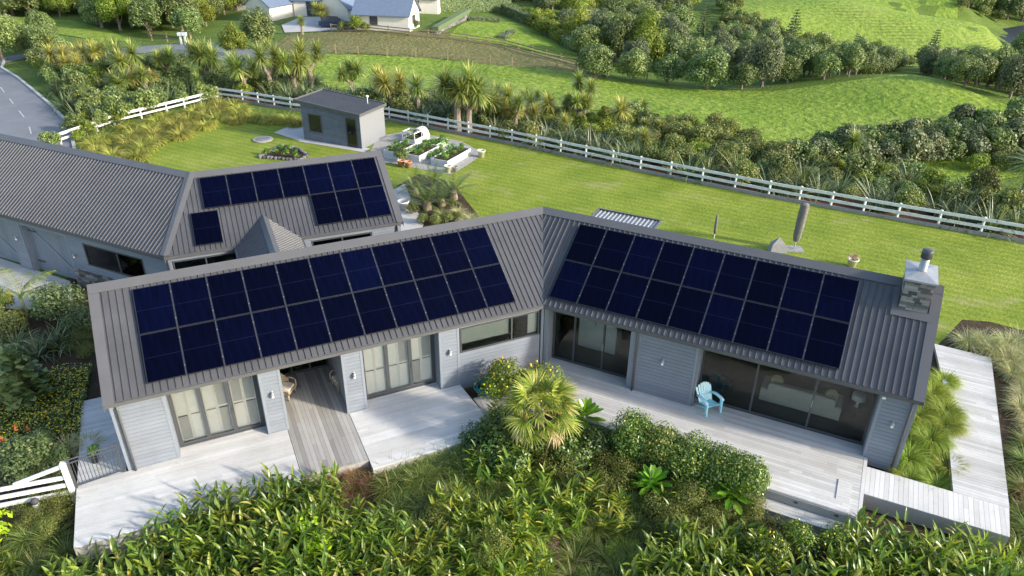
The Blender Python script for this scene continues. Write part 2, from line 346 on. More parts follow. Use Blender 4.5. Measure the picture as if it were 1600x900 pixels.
RUN, RISE, EAVE = 3.6293, 2.2998, 2.7433
SL = math.hypot(RUN, RISE); TANP = RISE/RUN
E0 = (1.2067, 24.1522, 0)
FL = Fr(E0, (-.904748, -.425946, 0), (-.425946, .904748, 0))
FR_ = Fr(E0, (.8975, -.441014, 0), (.441014, .8975, 0))
E2 = (-14.72, 27.8, 0)
_b, _g = R(23), R(155.7)
FB = Fr(E2, (math.cos(_b), math.sin(_b), 0), (-math.sin(_b), math.cos(_b), 0))
FG = Fr(E2, (math.cos(_g), math.sin(_g), 0), (math.sin(_g), -math.cos(_g), 0))
house = thing('house', (0, 26, 0), 'long single storey house with grey ribbed steel roofs and pale blue grey board walls', 'house')
def zr(v): return EAVE+TANP*(v if v <= RUN else 2*RUN-v)
def roof_slope(fr, u_at, u1, back=False, dz=0.0, pitch=.2115, ribs=True):
    """ribbed steel sheet; u_at(v) gives the mitred end, u1 the gable end"""
    mb = MB(); v0, v1 = (0, RUN) if not back else (2*RUN, RUN)
    P = lambda u, v, h=0: fr.P(u, v, zr(v)+h+dz)
    a, b, c, d = P(u_at(v0), v0), P(u1, v0), P(u1, v1), P(u_at(v1), v1)
    mb.hexa([fr.P(u_at(v0), v0, zr(v0)-.07+dz), fr.P(u1, v0, zr(v0)-.07+dz), fr.P(u1, v1, zr(v1)-.07+dz), fr.P(u_at(v1), v1, zr(v1)-.07+dz), a, b, c, d])
    if ribs:
        k = math.ceil((min(u_at(v0), u_at(v1))+.02)/pitch)
        while k*pitch < u1-.26:
            u = k*pitch; lo, hi = v0, v1
            # clip the rib at the mitre
            if u < max(u_at(v0), u_at(v1)) and abs(u_at(v0)-u_at(v1)) > 1e-6:
                vm = v0+(v1-v0)*(u-u_at(v0))/(u_at(v1)-u_at(v0))
                if u_at(v1) < u_at(v0): lo = vm
                else: hi = vm
            if abs(hi-lo) > .15:
                mb.hexa([P(u-.02, lo, .001), P(u+.02, lo, .001), P(u+.02, hi, .001), P(u-.02, hi, .001), P(u-.011, lo, .042), P(u+.011, lo, .042), P(u+.011, hi, .042), P(u-.011, hi, .042)])
            k += 1
    return mb
def sheet(mb, fr, pts, h, th=.012):      # flashing: (u, v) outline lying on the roof, h above it
    mb.prism([fr.P(u, v, zr(v)+h) for u, v in pts], th)
MIT = -1.745/3.6293
mitF = lambda v: MIT*v
def roof(fr, u_at, u1, label=None, sign=1):
    r_ = part(house, 'roof', roof_slope(fr, u_at, u1), m_roof, label=label)
    rb = roof_slope(fr, u_at, u1, True); part(house, 'roof', rb, m_roof)
    mb = MB()
    sheet(mb, fr, [(u_at(RUN-.3), RUN-.3), (u1+.02, RUN-.3), (u1+.02, RUN), (u_at(RUN), RUN)], .05); 
    sheet(mb, fr, [(u_at(RUN), RUN), (u1+.02, RUN), (u1+.02, RUN+.3), (u_at(RUN+.3), RUN+.3)], .05)
    part(r_, 'ridge_cap', mb, m_trim)
    mb = MB()      # barge flashing at the gable end, top and drop
    for v0, v1 in ((-.06, RUN-.31), (RUN+.31, 2*RUN+.06)):
        sheet(mb, fr, [(u1-.27, v0), (u1+.02, v0), (u1+.02, v1), (u1-.27, v1)], .046)
    for v0, v1 in ((-.06, RUN), (RUN, 2*RUN+.06)):
        mb.hexa([fr.P(u1+.021, v0, zr(v0)-.2), fr.P(u1+.045, v0, zr(v0)-.2), fr.P(u1+.045, v1, zr(v1)-.2), fr.P(u1+.021, v1, zr(v1)-.2), fr.P(u1+.021, v0, zr(v0)+.045), fr.P(u1+.045, v0, zr(v0)+.045), fr.P(u1+.045, v1, zr(v1)+.045), fr.P(u1+.021, v1, zr(v1)+.045)])
    part(r_, 'barge_flashing', mb, m_trim)
    mb = MB(); ua = u_at(0)
    q = .105
    for (v0, v1, z0, z1) in ((-.015, q, 2.60, 2.615), (-.03, -.012, 2.60, 2.72), (q-.012, q, 2.616, 2.70)):
        mb.hexa([fr.P(ua+MIT*0, v0, z0), fr.P(u1+.02, v0, z0), fr.P(u1+.02, v1, z0), fr.P(ua, v1, z0), fr.P(ua, v0, z1), fr.P(u1+.02, v0, z1), fr.P(u1+.02, v1, z1), fr.P(ua, v1, z1)])
    part(r_, 'gutter', mb, m_trim)
    return r_
UL, UR, UB, UG = 14.944, 12.938, 10.35, 18.5
roof(FL, mitF, UL); roof(FR_, mitF, UR)
hip = 1.6/RUN
mitB = lambda v: v*.4295
roof(FB, mitB, UB); roof(FG, mitB, UG)
# valley and hip flashings
mb = MB(); 
for fr in (FL, FR_):
    mb.prism([fr.P(mitF(0)+.13, 0, EAVE+.008), fr.P(mitF(0), 0, EAVE+.008), fr.P(mitF(RUN), RUN, EAVE+RISE+.008), fr.P(mitF(RUN)+.13, RUN, EAVE+RISE+.008)], .006)
part(house, 'valley_flashing', mb, m_frame)
mb = MB()
for fr in (FB, FG):
    mb.prism([fr.P(mitB(0)+.22, 0, EAVE+.05), fr.P(mitB(0), 0, EAVE+.06), fr.P(mitB(RUN), RUN, EAVE+RISE+.07), fr.P(mitB(RUN)+.26, RUN, EAVE+RISE+.05)], .012)
part(house, 'hip_flashing', mb, m_trim)
# weatherboards
def boards(mb, fr, u0, u1, v, z0, z1, h=.15, face=-1):
    """lapped horizontal boards on the face v (face -1: outward is -n)"""
    z = z0
    while z < z1-.01:
        zt = min(z+h, z1); zg = zt-.017 if zt < z1-.01 else zt      # a shadow gap between boards
        mb.hexa([fr.P(u0, v+face*.026, z), fr.P(u1, v+face*.026, z), fr.P(u1, v-face*.03, z), fr.P(u0, v-face*.03, z), fr.P(u0, v+face*.014, zg), fr.P(u1, v+face*.014, zg), fr.P(u1, v-face*.03, zg), fr.P(u0, v-face*.03, zg)])
        z = zt
def wallpart(fr, u0, u1, v, z0, z1, trim=(1, 1), name='wall', face=-1, label=None):
    mb = MB(); boards(mb, fr, u0, u1, v, z0, z1, face=face)
    w = part(house, name, mb, m_board, label=label)
    mb = MB(); mb.box(fr, u0+.01, u1-.01, min(v-face*.031, v-face*.05), max(v-face*.031, v-face*.05), z0, z1); part(w, 'lining', mb, m_dark)
    for k, u in ((0, u0), (1, u1)):
        if trim[k]: mb = MB(); mb.box(fr, u-.045, u+.045, min(v+face*.03, v-face*.03), max(v+face*.03, v-face*.03), z0, z1+.001); part(w, 'corner_board', mb, m_boardtrim)
    return w
W0 = .115
def reveal(fr, u, v0, v1, z0=0, z1=2.6, t=.03):
    mb = MB(); mb.box(fr, u-t, u+t, v0, v1, z0, z1); return part(house, 'reveal', mb, m_boardtrim)
# left (bedroom) wing front
LB = -.25
wallpart(FL, 13.36, 14.83, W0, LB, 2.6)
wallpart(FL, 9.83, 10.45, W0, LB, 2.6, name='pillar'); wallpart(FL, 7.05, 7.7, W0, LB, 2.6, name='pillar'); wallpart(FL, 3.45, 4.15, W0, LB, 2.6, name='pillar')
w = wallpart(FL, .08, 3.4, W0, LB, 1.40, (0, 0)); wallpart(FL, .08, 3.4, W0, 2.5, 2.6, (0, 0))
mb = MB(); mb.box(FL, -.06, .05, W0-.06, W0+.06, LB, 2.6); part(house, 'corner_post', mb, m_boardtrim)
for u in (13.33, 10.48): reveal(FL, u, W0+.031, .62)
for u in (7.02, 4.18): reveal(FL, u, W0+.031, .62)
def soffit(fr, u0, u1, v0=.11, v1=.75, z=2.585):
    mb = MB(); mb.box(fr, u0, u1, v0, v1, z, z+.03); return part(house, 'soffit', mb, m_boardtrim)
soffit(FL, 10.5, 13.3); soffit(FL, 4.21, 6.99)
def bifold(fr, u0, u1, v, z1=2.56):
    d = bpy.data.objects.new('bifold_door', None); COL.objects.link(d); d.parent = house; d.location = (0, 0, 0)
    mb = MB(); mb.box(fr, u0, u0+.07, v-.05, v+.08, .02, z1); mb.box(fr, u1-.07, u1, v-.05, v+.08, .02, z1); mb.box(fr, u0+.071, u1-.071, v-.05, v+.08, z1-.07, z1); mb.box(fr, u0+.071, u1-.071, v-.05, v+.08, .02, .07)
    k = 3; wd = (u1-u0-.14)/k
    for i in range(k):
        a = u0+.07+i*wd; b = a+wd
        for q in ((a+.002, a+.062, .072, z1-.072), (b-.062, b-.002, .072, z1-.072)): mb.box(fr, q[0], q[1], v-.03, v+.02, q[2], q[3])
        for q in ((.072, .17), (z1-.15, z1-.072)): mb.box(fr, a+.063, b-.063, v-.029, v+.019, *q)
    mb.box(fr, u0+.07+wd-.03, u0+.07+wd-.01, v-.07, v-.031, 1.0, 1.13)
    part(d, 'door_frame', mb, m_frame)
    g = MB()
    for i in range(k): a = u0+.07+i*wd; g.box(fr, a+.063, a+wd-.063, v-.006, v+.002, .171, z1-.151)
    part(d, 'glass', g, m_glassc)
    for i in range(k):
        sh = MB(); a = u0+.07+i*wd+.05; b = a+wd-.1; m_ = (a+b)/2
        for (p, q) in ((a, m_-.002), (m_+.002, b)):
            for e in ((p, p+.045), (q-.045, q)): sh.box(fr, e[0], e[1], v+.09, v+.12, .1, z1-.1)
            for e in ((.1, .2), (1.18, 1.26), (z1-.18, z1-.1)): sh.box(fr, p+.046, q-.046, v+.091, v+.119, *e)
            for lo, hi in ((.2, 1.18), (1.26, z1-.18)):
                opened = rnd.random() < .3; z = lo+.03
                while z < hi-.02:
                    dz, dv = (.014, .042) if opened else (.044, .016)
                    sh.hexa([fr.P(p+.046, v+.105-dv, z-dz), fr.P(q-.046, v+.105-dv, z-dz), fr.P(q-.046, v+.108-dv, z-dz), fr.P(p+.046, v+.108-dv, z-dz), fr.P(p+.046, v+.105+dv, z+dz), fr.P(q-.046, v+.105+dv, z+dz), fr.P(q-.046, v+.108+dv, z+dz), fr.P(p+.046, v+.108+dv, z+dz)])
                    z += .085
        part(d, 'shutter', sh, m_cream)
    return d
bifold(FL, 10.51, 13.3, .62); bifold(FL, 4.21, 6.99, .62)
def windowp(fr, u0, u1, v, z0, z1, div=(), name='window', glass=None, fw_=.06, proud=.03):
    d = bpy.data.objects.new(name, None); COL.objects.link(d); d.parent = house
    mb = MB(); mb.box(fr, u0, u0+fw_, v-proud, v+.06, z0, z1); mb.box(fr, u1-fw_, u1, v-proud, v+.06, z0, z1)
    mb.box(fr, u0+fw_, u1-fw_, v-proud-.001, v+.059, z0, z0+fw_); mb.box(fr, u0+fw_, u1-fw_, v-proud-.001, v+.059, z1-fw_, z1)
    for q in div: mb.box(fr, q-fw_/2, q+fw_/2, v-proud+.003, v+.055, z0+fw_, z1-fw_)
    part(d, 'frame', mb, m_frame)
    g = MB(); e = [u0+fw_]+[x for q in div for x in (q-fw_/2, q+fw_/2)]+[u1-fw_]
    for a, b in zip(e[::2], e[1::2]): g.box(fr, a, b, v+.012, v+.02, z0+fw_, z1-fw_)
    part(d, 'glass', g, glass or m_glass)
    return d
wd = windowp(FL, .12, 3.38, W0, 1.42, 2.49, (1.28,))
mb = MB(); mb.box(FL, 1.36, 3.3, W0+.1, W0+.11, 1.72, 2.42); part(wd, 'blind', mb, m_blind)
mb = MB(); mb.box(FL, .15, .55, W0+.1, W0+.11, 1.5, 2.42); part(wd, 'blind', mb, m_blind)
# breezeway
mb = MB()
for u in (9.87, 7.66): mb.box(FL, u-.03, u+.03, W0+.031, 3.4, LB, 2.58)
mb.box(FL, 7.6, 9.9, 0.11, 3.4, 2.582, 2.63)
part(house, 'breezeway_lining', mb, m_boardtrim)
windowp(FL, 7.7, 9.83, 3.4, .02, 2.5, (8.4, 9.1), 'breezeway_door')
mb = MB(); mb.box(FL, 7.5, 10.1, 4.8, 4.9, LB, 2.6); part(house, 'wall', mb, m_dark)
# right (living) wing front
RB = -.3
wallpart(FR_, 3.8, 5.9, W0, RB, 2.6); wallpart(FR_, 11.84, 12.83, W0, RB, 2.6)
mb = MB(); mb.box(FR_, 3.46, 3.74, W0-.02, .7, RB, 2.6); part(house, 'pillar', mb, m_boardtrim)
mb = MB(); mb.box(FR_, .02, .14, W0-.04, .7, RB, 2.6); part(house, 'pillar', mb, m_boardtrim)
for u in (5.98, 11.8): reveal(FR_, u, W0+.031, .75, RB)
soffit(FR_, .1, 3.5); soffit(FR_, 5.95, 11.8)
def slider(u0, u1, div):
    d = windowp(FR_, u0, u1, .72, .02, 2.57, div, 'sliding_door', None, .07, .04)
    mb = MB(); mb.box(FR_, div[-1]-.015, div[-1]+.015, .655, .679, .95, 1.25); part(d, 'handle', mb, m_metal)
    return d
slider(.16, 3.44, (1.05, 2.25)); slider(6.02, 11.77, (7.95, 9.9))
# gables, back walls, rooms
def gable(fr, u, lab=None, z0=-.3):
    mb = MB(); z = z0
    while z < EAVE+RISE-.1:
        zt = min(z+.15, EAVE+RISE-.1)
        def span(zz): k = max(0, (zz-EAVE+.1)/TANP); return max(.1, .1+k), 2*RUN-max(.1, .1+k)
        a0, a1 = span(z); b0, b1 = span(zt)
        if b1 > b0: mb.hexa([fr.P(u-.02, a0, z), fr.P(u+.02, a0, z), fr.P(u+.02, a1, z), fr.P(u-.02, a1, z), fr.P(u-.02, b0, zt), fr.P(u+.004, b0, zt), fr.P(u+.004, b1, zt), fr.P(u-.02, b1, zt)])
        z = zt
    part(house, 'gable_wall', mb, m_board)
for fr, u in ((FL, 14.86), (FR_, 12.85), (FB, 10.27), (FG, 18.4)): gable(fr, u)
for fr, u1, mit in ((FL, 14.8, mitF), (FR_, 12.8, mitF), (FB, 10.2, mitB), (FG, 18.3, mitB)):
    wallpart(fr, mit(2*RUN-.1), u1, 2*RUN-.1, -.3, 2.62, (0, 0), face=1)
mb = MB(); mb.box(FR_, -.3, 12.8, .75, 5.6, -.12, -.005); part(house, 'room_floor', mb, m_floor)
mb = MB(); mb.box(FR_, .2, 12.8, 5.6, 5.7, -.1, 2.6); mb.box(FR_, 4.6, 4.7, .8, 5.59, -.1, 2.55); part(house, 'room_wall', mb, m_room)
mb = MB(); mb.box(FR_, .2, 12.8, .76, 5.59, 2.61, 2.64); part(house, 'room_ceiling', mb, m_room)
mb = MB(); mb.box(FL, .1, 7.6, 2.6, 2.7, -.1, 2.6); mb.box(FL, 9.95, 14.8, 2.6, 2.7, -.1, 2.6); mb.box(FL, .1, 7.6, .76, 2.59, -.1, -.02); mb.box(FL, 9.95, 14.8, .76, 2.59, -.1, -.02); part(house, 'room_wall', mb, m_room)
mb = MB()      # pale kitchen cupboard seen through the corner glass door
mb.box(FR_, .75, 2.35, 2.0, 2.65, 0, 2.3); mb.box(FR_, 1.45, 2.3, 1.96, 1.999, .9, 1.75); mb.box(FR_, 1.35, 1.9, 1.94, 1.998, 2.02, 2.22)
kc = single('kitchen_cupboard', mb, m_blind, 'pale tall kitchen cupboard behind the sliding glass by the inner corner', 'cupboard')
mb = MB(); mb.box(FR_, 1.47, 1.49, 1.92, 1.958, 1.2, 1.6); part(kc, 'handle', mb, m_metal)
# garage wing front
GW = .11
wallpart(FG, 0.05, 1.5, GW, .9, 2.6, (1, 0)); wallpart(FG, 5.25, 6.3, GW, .9, 2.6, (0, 1)); wallpart(FG, 9.56, 10.35, GW, LB, 2.6); wallpart(FG, 13.6, 18.3, GW, LB, 2.6)
wallpart(FG, 1.5, 5.25, GW, .9, 1.15, (0, 0)); wallpart(FG, 1.5, 5.25, GW, 2.3, 2.6, (0, 0)); wallpart(FG, 6.3, 9.5, GW, 2.38, 2.6, (0, 0)); wallpart(FG, 10.4, 13.55, GW, 2.38, 2.6, (0, 0))
windowp(FG, 1.52, 5.22, GW, 1.16, 2.29, (3.1,))
def stonework(fr, u0, u1, v0, v1, z0, z1, faces=('f',), hmin=.07, hmax=.13):
    mb = MB(); z = z0
    while z < z1-.02:
        h = min(rnd.uniform(hmin, hmax), z1-z); 
        if z1-z-h < .03: h = z1-z
        sides = []
        if 'f' in faces: sides.append(('f', u0, u1))
        if 'l' in faces: sides.append(('l', v0+.05, v1-.05))
        if 'r' in faces: sides.append(('r', v0+.05, v1-.05))
        if 'b' in faces: sides.append(('b', u0, u1))
        for sd, a, b in sides:
            x = a
            while x < b-.01:
                w_ = rnd.uniform(.16, .5); e = min(x+w_, b); 
                if b-e < .08: e = b
                d_ = rnd.uniform(0, .025)
                if sd == 'f': mb.box(fr, x+.002, e-.002, v0-d_, v0+.05, z+.002, z+h-.002)
                if sd == 'b': mb.box(fr, x+.002, e-.002, v1-.05, v1+d_, z+.002, z+h-.002)
                if sd == 'l': mb.box(fr, u0-d_, u0+.05, x+.002, e-.002, z+.002, z+h-.002)
                if sd == 'r': mb.box(fr, u1-.05, u1+d_, x+.002, e-.002, z+.002, z+h-.002)
                x = e
        z += h
    mb.box(fr, u0+.03, u1-.03, v0+.03, v1-.03, z0, z1-.01)
    return mb
part(house, 'stone_base', stonework(FG, -.02, 6.3, GW-.08, GW+.2, -.25, .88), m_stone)
mb = MB(); mb.box(FG, -.05, 6.32, GW-.12, GW+.1, .88, .915); part(house, 'stone_sill', mb, m_boardtrim)
def barn_door(u0, u1):
    d = bpy.data.objects.new('garage_door', None); COL.objects.link(d); d.parent = house
    mb = MB(); n_ = 14; wd_ = (u1-u0)/n_
    for i in range(n_): mb.box(FG, u0+i*wd_+.004, u0+(i+1)*wd_-.004, .42, .46, -.13, 2.36)
    part(d, 'door_leaf', mb, m_board)
    mb = MB(); h = 2.49
    for q in ((u0, u0+.12, -.13, 2.36), (u1-.12, u1, -.13, 2.36)): mb.box(FG, q[0], q[1], .395, .419, q[2], q[3])
    for q in ((-.13, .02), (2.22, 2.36)): mb.box(FG, u0+.121, u1-.121, .396, .418, *q)
    mb.beam(FG.P(u0+.12, .40, .05), FG.P(u1-.12, .40, 2.2), .12, .03, FG.n)
    part(d, 'door_brace', mb, m_boardtrim)
    mb = MB()
    for z in (.35, 1.95): mb.box(FG, u1-.55, u1-.02, .375, .394, z, z+.06)
    part(d, 'hinge', mb, m_dark)
    for u in (u0-.03, u1+.03): reveal(FG, u, GW+.031, .47, -.14, 2.38)
    mb = MB(); mb.box(FG, u0, u1, GW+.02, .47, 2.382, 2.41); part(d, 'door_head', mb, m_boardtrim)
barn_door(6.38, 9.45); barn_door(10.42, 13.52)
# back wing front, in the courtyard
wallpart(FB, 0.05, .25, GW, LB, 2.6, (1, 0)); wallpart(FB, .25, 2.95, GW, LB, .9, (0, 0)); wallpart(FB, .25, 2.95, GW, 2.45, 2.6, (0, 0)); wallpart(FB, 5.6, 6.1, GW, LB, 2.6, (1, 0)); wallpart(FB, 6.1, 8.9, GW, LB, .9, (0, 0)); wallpart(FB, 6.1, 8.9, GW, 2.42, 2.6, (0, 0)); wallpart(FB, 8.9, 10.2, GW, LB, 2.6, (0, 1))
windowp(FB, .27, 2.93, GW, .92, 2.44, (1.6,)); windowp(FB, 6.12, 8.88, GW, .92, 2.41, (7.5,))
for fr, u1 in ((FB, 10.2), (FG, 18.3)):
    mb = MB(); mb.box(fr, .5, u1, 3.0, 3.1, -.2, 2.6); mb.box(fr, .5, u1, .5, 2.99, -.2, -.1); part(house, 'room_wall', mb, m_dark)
# link roof between the wings: small gable
_d = np.array([math.sin(R(23.6)), -math.cos(R(23.6)), 0]); 
_o = np.array(FB.P(4.28, .0, 0)); FK = Fr(_o, _d, (-_d[1], _d[0], 0))     # u: towards the front wing, v: to the right
hw = 1.38; zk = 3.5; L0 = -1.42; L1 = 2.9
for sg in (-1, 1):
    mb = MB(); P = lambda u, v, h=0: FK.P(u, sg*v, 2.70+(zk-2.70)*(1-v/hw)+h)
    a = [P(L0, 0), P(L1+1.2, 0), P(L1, hw), P(-.12+.0, hw)]; a = a if sg < 0 else a[::-1]
    mb.prism(a, .05)
    k = -6
    while k*.1058+L0 < L1:
        u = k*.1058*2+L0+.1; 
        if u > L1: break
        # ribs run down the slope, cut by the valley on the back roof
        t0 = 0 if u >= L0 else 1
        vmax = hw if u > -.12 else hw*(u-L0)/(-.12-L0)
        if vmax > .1 and u > L0: mb.hexa([P(u-.028, .02, .001), P(u+.028, .02, .001), P(u+.028, vmax, .001), P(u-.028, vmax, .001), P(u-.013, .02, .034), P(u+.013, .02, .034), P(u+.013, vmax, .034), P(u-.013, vmax, .034)])
        k += 1
    lr = part(house, 'link_roof', mb, m_roof)
    mb = MB(); mb.prism([P(L0, 0, .055), P(L1, 0, .055), P(L1, .2, .05), P(L0+.05, .2, .05)][::-1 if sg > 0 else 1], .012); part(lr, 'ridge_cap', mb, m_trim)
    mb = MB(); mb.box(Fr(FK.O+FK.n*sg*(hw-.12), FK.t, FK.n*sg), .15, L1-.1, -.04, .04, -.2, 2.62); part(house, 'link_wall', mb, m_board)
    mb = MB(); mb.beam(P(0, hw+.03, -.05), P(L1, hw+.03, -.05), .1, .1); part(lr, 'gutter', mb, m_trim)
# porch roof on the far side
FP = Fr(FR_.P(0, 0, 0), FR_.t, FR_.n); mb = MB()
Pq = lambda u, v, h=0: FP.P(u, v, 2.7+h)
mb.prism([Pq(-1.42, 7.1), Pq(1.62, 7.1), Pq(1.62, 9.78), Pq(-1.42, 9.78)], .05)
u = -1.3
while u < 1.55:
    mb.hexa([Pq(u-.03, 7.2, .001), Pq(u+.03, 7.2, .001), Pq(u+.03, 9.75, .001), Pq(u-.03, 9.75, .001), Pq(u-.014, 7.2, .05), Pq(u+.014, 7.2, .05), Pq(u+.014, 9.75, .05), Pq(u-.014, 9.75, .05)]); u += .2
pr = part(house, 'porch_roof', mb, m_metal)
mb = MB(); mb.beam(Pq(-1.46, 7.3, .02), Pq(-1.46, 9.8, .02), .08, .14); mb.beam(Pq(-1.5, 9.84, .02), Pq(1.7, 9.84, .02), .08, .14); mb.beam(Pq(1.66, 7.3, .02), Pq(1.66, 9.8, .02), .08, .14)
part(pr, 'porch_edge', mb, m_trim)
mb = MB(); mb.tube([FP.P(-1.3, 9.6, -.15), FP.P(-1.3, 9.6, 2.65)], .05); part(house, 'porch_post', mb, m_boardtrim); mb = MB(); mb.tube([FP.P(1.5, 9.6, -.15), FP.P(1.5, 9.6, 2.65)], .05); part(house, 'porch_post', mb, m_boardtrim)
# downpipes
def downpipe(fr, u, v, z0=-.1):
    mb = MB(); mb.tube([fr.P(u, v+.06, 2.6), fr.P(u, v, 2.45), fr.P(u, v, z0)], .04, 10); part(house, 'downpipe', mb, m_trim, True)
downpipe(FL, 14.66, .02); downpipe(FR_, 3.72, .03); downpipe(FR_, 12.72, .02); downpipe(FB, 10.1, .02); downpipe(FB, .12, .02)
# wall lamps
def wall_lamp(fr, u, v, z):
    mb = MB(); c = fr.P(u, v-.10, z); mb.tube([fr.P(u, v-.005, z+.06), fr.P(u, v-.06, z+.1), fr.P(u, v-.1, z+.08)], .012, 6); mb.box(fr, u-.04, u+.04, v-.035, v-.021, z-.02, z+.12)
    mb.lathe([(.02, .10), (.06, .06), (.065, .0), (.05, -.01)], c, 12)
    w = part(house, 'wall_lamp', mb, m_metal, True)
    mb = MB(); mb.lathe([(.045, -.012), (.042, -.1), (.02, -.12)], c, 12); part(w, 'lamp_glass', mb, m_blind, True)
for fr, u, z in ((FL, 10.15, 1.62), (FL, 7.37, 1.6), (FL, 3.8, 1.6), (FR_, 4.74, 1.6), (FR_, 12.35, 1.58), (FG, 9.95, 1.6), (FG, 6.0, 1.5)): wall_lamp(fr, u, W0, z)
mb = MB(); c = FR_.P(11.9, W0-.05, 2.5); mb.box(FR_, 11.84, 11.94, W0-.1, W0-.02, 2.45, 2.52); part(house, 'door_sensor', mb, m_blind)
# chimney
cz0 = zr(2.6)-.35; mb = stonework(FR_, 11.75, 12.6, 2.62, 4.0, cz0, 5.52, ('f', 'l', 'r', 'b'))
ch = part(house, 'chimney', mb, m_stone)
mb = MB(); mb.prism([FR_.P(11.68, 2.54, 5.56), FR_.P(12.67, 2.54, 5.56), FR_.P(12.67, 4.1, 5.56), FR_.P(11.68, 4.1, 5.56)], .06)
c0 = [FR_.P(u, v, 5.562) for u, v in ((11.69, 2.56), (12.66, 2.56), (12.66, 4.09), (11.69, 4.09))]; ap = FR_.P(12.17, 3.3, 5.66)
for i in range(4): mb.poly([c0[i], c0[(i+1) % 4], ap])
part(ch, 'chimney_cap', mb, m_metal)
mb = MB(); c = FR_.P(12.17, 3.3, 5.55); mb.lathe([(.16, .08), (.13, .12), (.13, .55)], c, 18); part(ch, 'flue', mb, m_metal, True)
mb = MB(); mb.lathe([(.13, .551), (.175, .553), (.175, .83), (.165, .84), (.05, .86)], c, 18); part(ch, 'flue_cowl', mb, m_frame, True)
mb = MB(); sheet(mb, FR_, [(11.55, 2.35), (12.8, 2.35), (12.8, 2.61), (11.55, 2.61)], .055); sheet(mb, FR_, [(11.55, 2.615), (11.72, 2.615), (11.72, 3.3), (11.55, 3.3)], .056); part(ch, 'chimney_flashing', mb, m_trim)

# ------------------------------------------------------------------ solar panels
def panelmat():
    m, n, l, b = M('solar_cells'); oi = n.new('ShaderNodeObjectInfo')
    r_ = ramp(n, [(0, (.0005, .0007, .006)), (.7, (.0006, .0011, .009)), (1, (.0008, .0017, .014))]); l.new(oi.outputs['Random'], r_.inputs[0])
    tc = n.new('ShaderNodeTexCoord'); t = n.new('ShaderNodeTexNoise'); t.inputs['Scale'].default_value = 2.2; mp = n.new('ShaderNodeMapping'); mp.inputs['Scale'].default_value = (3, .4, 1)
    l.new(tc.outputs['Object'], mp.inputs[0]); l.new(mp.outputs[0], t.inputs[0]); r2 = ramp(n, [(.3, (.6, .6, .6)), (.7, (1.4, 1.4, 1.4))]); l.new(t.outputs[0], r2.inputs[0])
    l.new(mixc(n, l, 1.0, r_.outputs[0], r2.outputs[0], 'MULTIPLY'), b.inputs['Base Color']); b.inputs['Roughness'].default_value = .12; b.inputs['Specular IOR Level'].default_value = .09
    return m
m_cell = panelmat(); m_pframe = simple('panel_frame', (.02, .02, .024), .35); m_line = simple('panel_busbar', (.006, .008, .028), .3)
m_rail = simple('mounting_rail', (.26, .26, .28), .4, .6)
mb = MB(); mb.box(WORLD, .022, 1.112, .022, 1.70, -.02, .004)
pc0 = single('solar_panel', MB(), None, 'x', 'solar panel', 'solar panels on the house roofs'); bpy.data.objects.remove(pc0)
P0 = bpy.data.objects.new('solar_panel', None); COL.objects.link(P0); P0.empty_display_size = .2
part(P0, 'cell_sheet', mb, m_cell, local=True)
mb = MB()
for q in ((0, .021, 0, 1.722), (1.113, 1.134, 0, 1.722), (.0211, 1.1129, 0, .021), (.0211, 1.1129, 1.701, 1.722)): mb.box(WORLD, *q, -.028, .008)
part(P0, 'frame', mb, m_pframe, local=True)
mb = MB(); mb.box(WORLD, .03, 1.104, .8565, .8645, .0041, .0052); part(P0, 'busbar', mb, m_line, local=True)
mb = MB(); mb.box(WORLD, 1.136, 1.148, .0, 1.73, -.06, -.004); part(P0, 'rail', mb, m_rail, local=True)
for y in (.35, 1.37): mb = MB(); mb.box(WORLD, 1.126, 1.156, y-.02, y+.02, .0081, .016); part(P0, 'clamp', mb, m_rail, local=True)
used = [0]
def solar(fr, ua, s, label):
    """corner of the panel on the roof slope; x axis runs along +t (mirrored frames keep a right-handed copy)"""
    up_ = (fr.n*RUN+np.array([0, 0, RISE]))/SL; t = fr.t; flip = np.cross(t, up_)[2] < 0
    if flip: t = -t; ua = -(ua+1.134)
    N = np.cross(t, up_); O = fr.O+np.array([0, 0, EAVE])+t*ua+up_*s+N*.115
    o = P0 if not used[0] else inst(P0, (0, 0, 0)); used[0] = 1
    o.matrix_world = Matrix(((t[0], up_[0], N[0], O[0]), (t[1], up_[1], N[1], O[1]), (t[2], up_[2], N[2], O[2]), (0, 0, 0, 1)))
    tag(o, label, 'solar panel', 'solar panels on the house roofs')
ORD = ['first', 'second', 'third', 'fourth', 'fifth', 'sixth', 'seventh', 'eighth', 'ninth', 'tenth', 'eleventh']
for j, row in ((0, 'lower'), (1, 'upper')):
    for i in range(11):     # from the left end
        solar(FL, 1.0514+(10-i)*1.15+.008, .3326+j*1.7428, f'navy solar panel, {ORD[i]} from the left in the {row} row above the shuttered doors')
    for i in range(9):
        solar(FR_, .0856+i*1.15+.008, .3299+j*1.7428, f'navy solar panel, {ORD[i]} from the left in the {row} row on the chimney end roof')
for i in range(7): solar(FB, 1.9+i*1.15, 2.135, f'navy solar panel, {ORD[i]} from the left along the ridge of the rear roof')
for i in range(3): solar(FB, 6.5+i*1.15, .39, f'navy solar panel, {ORD[i]} from the left in the short lower row on the rear roof')
solar(FB, 1.3, .25, 'lone navy solar panel set apart low on the rear roof beside the hip')

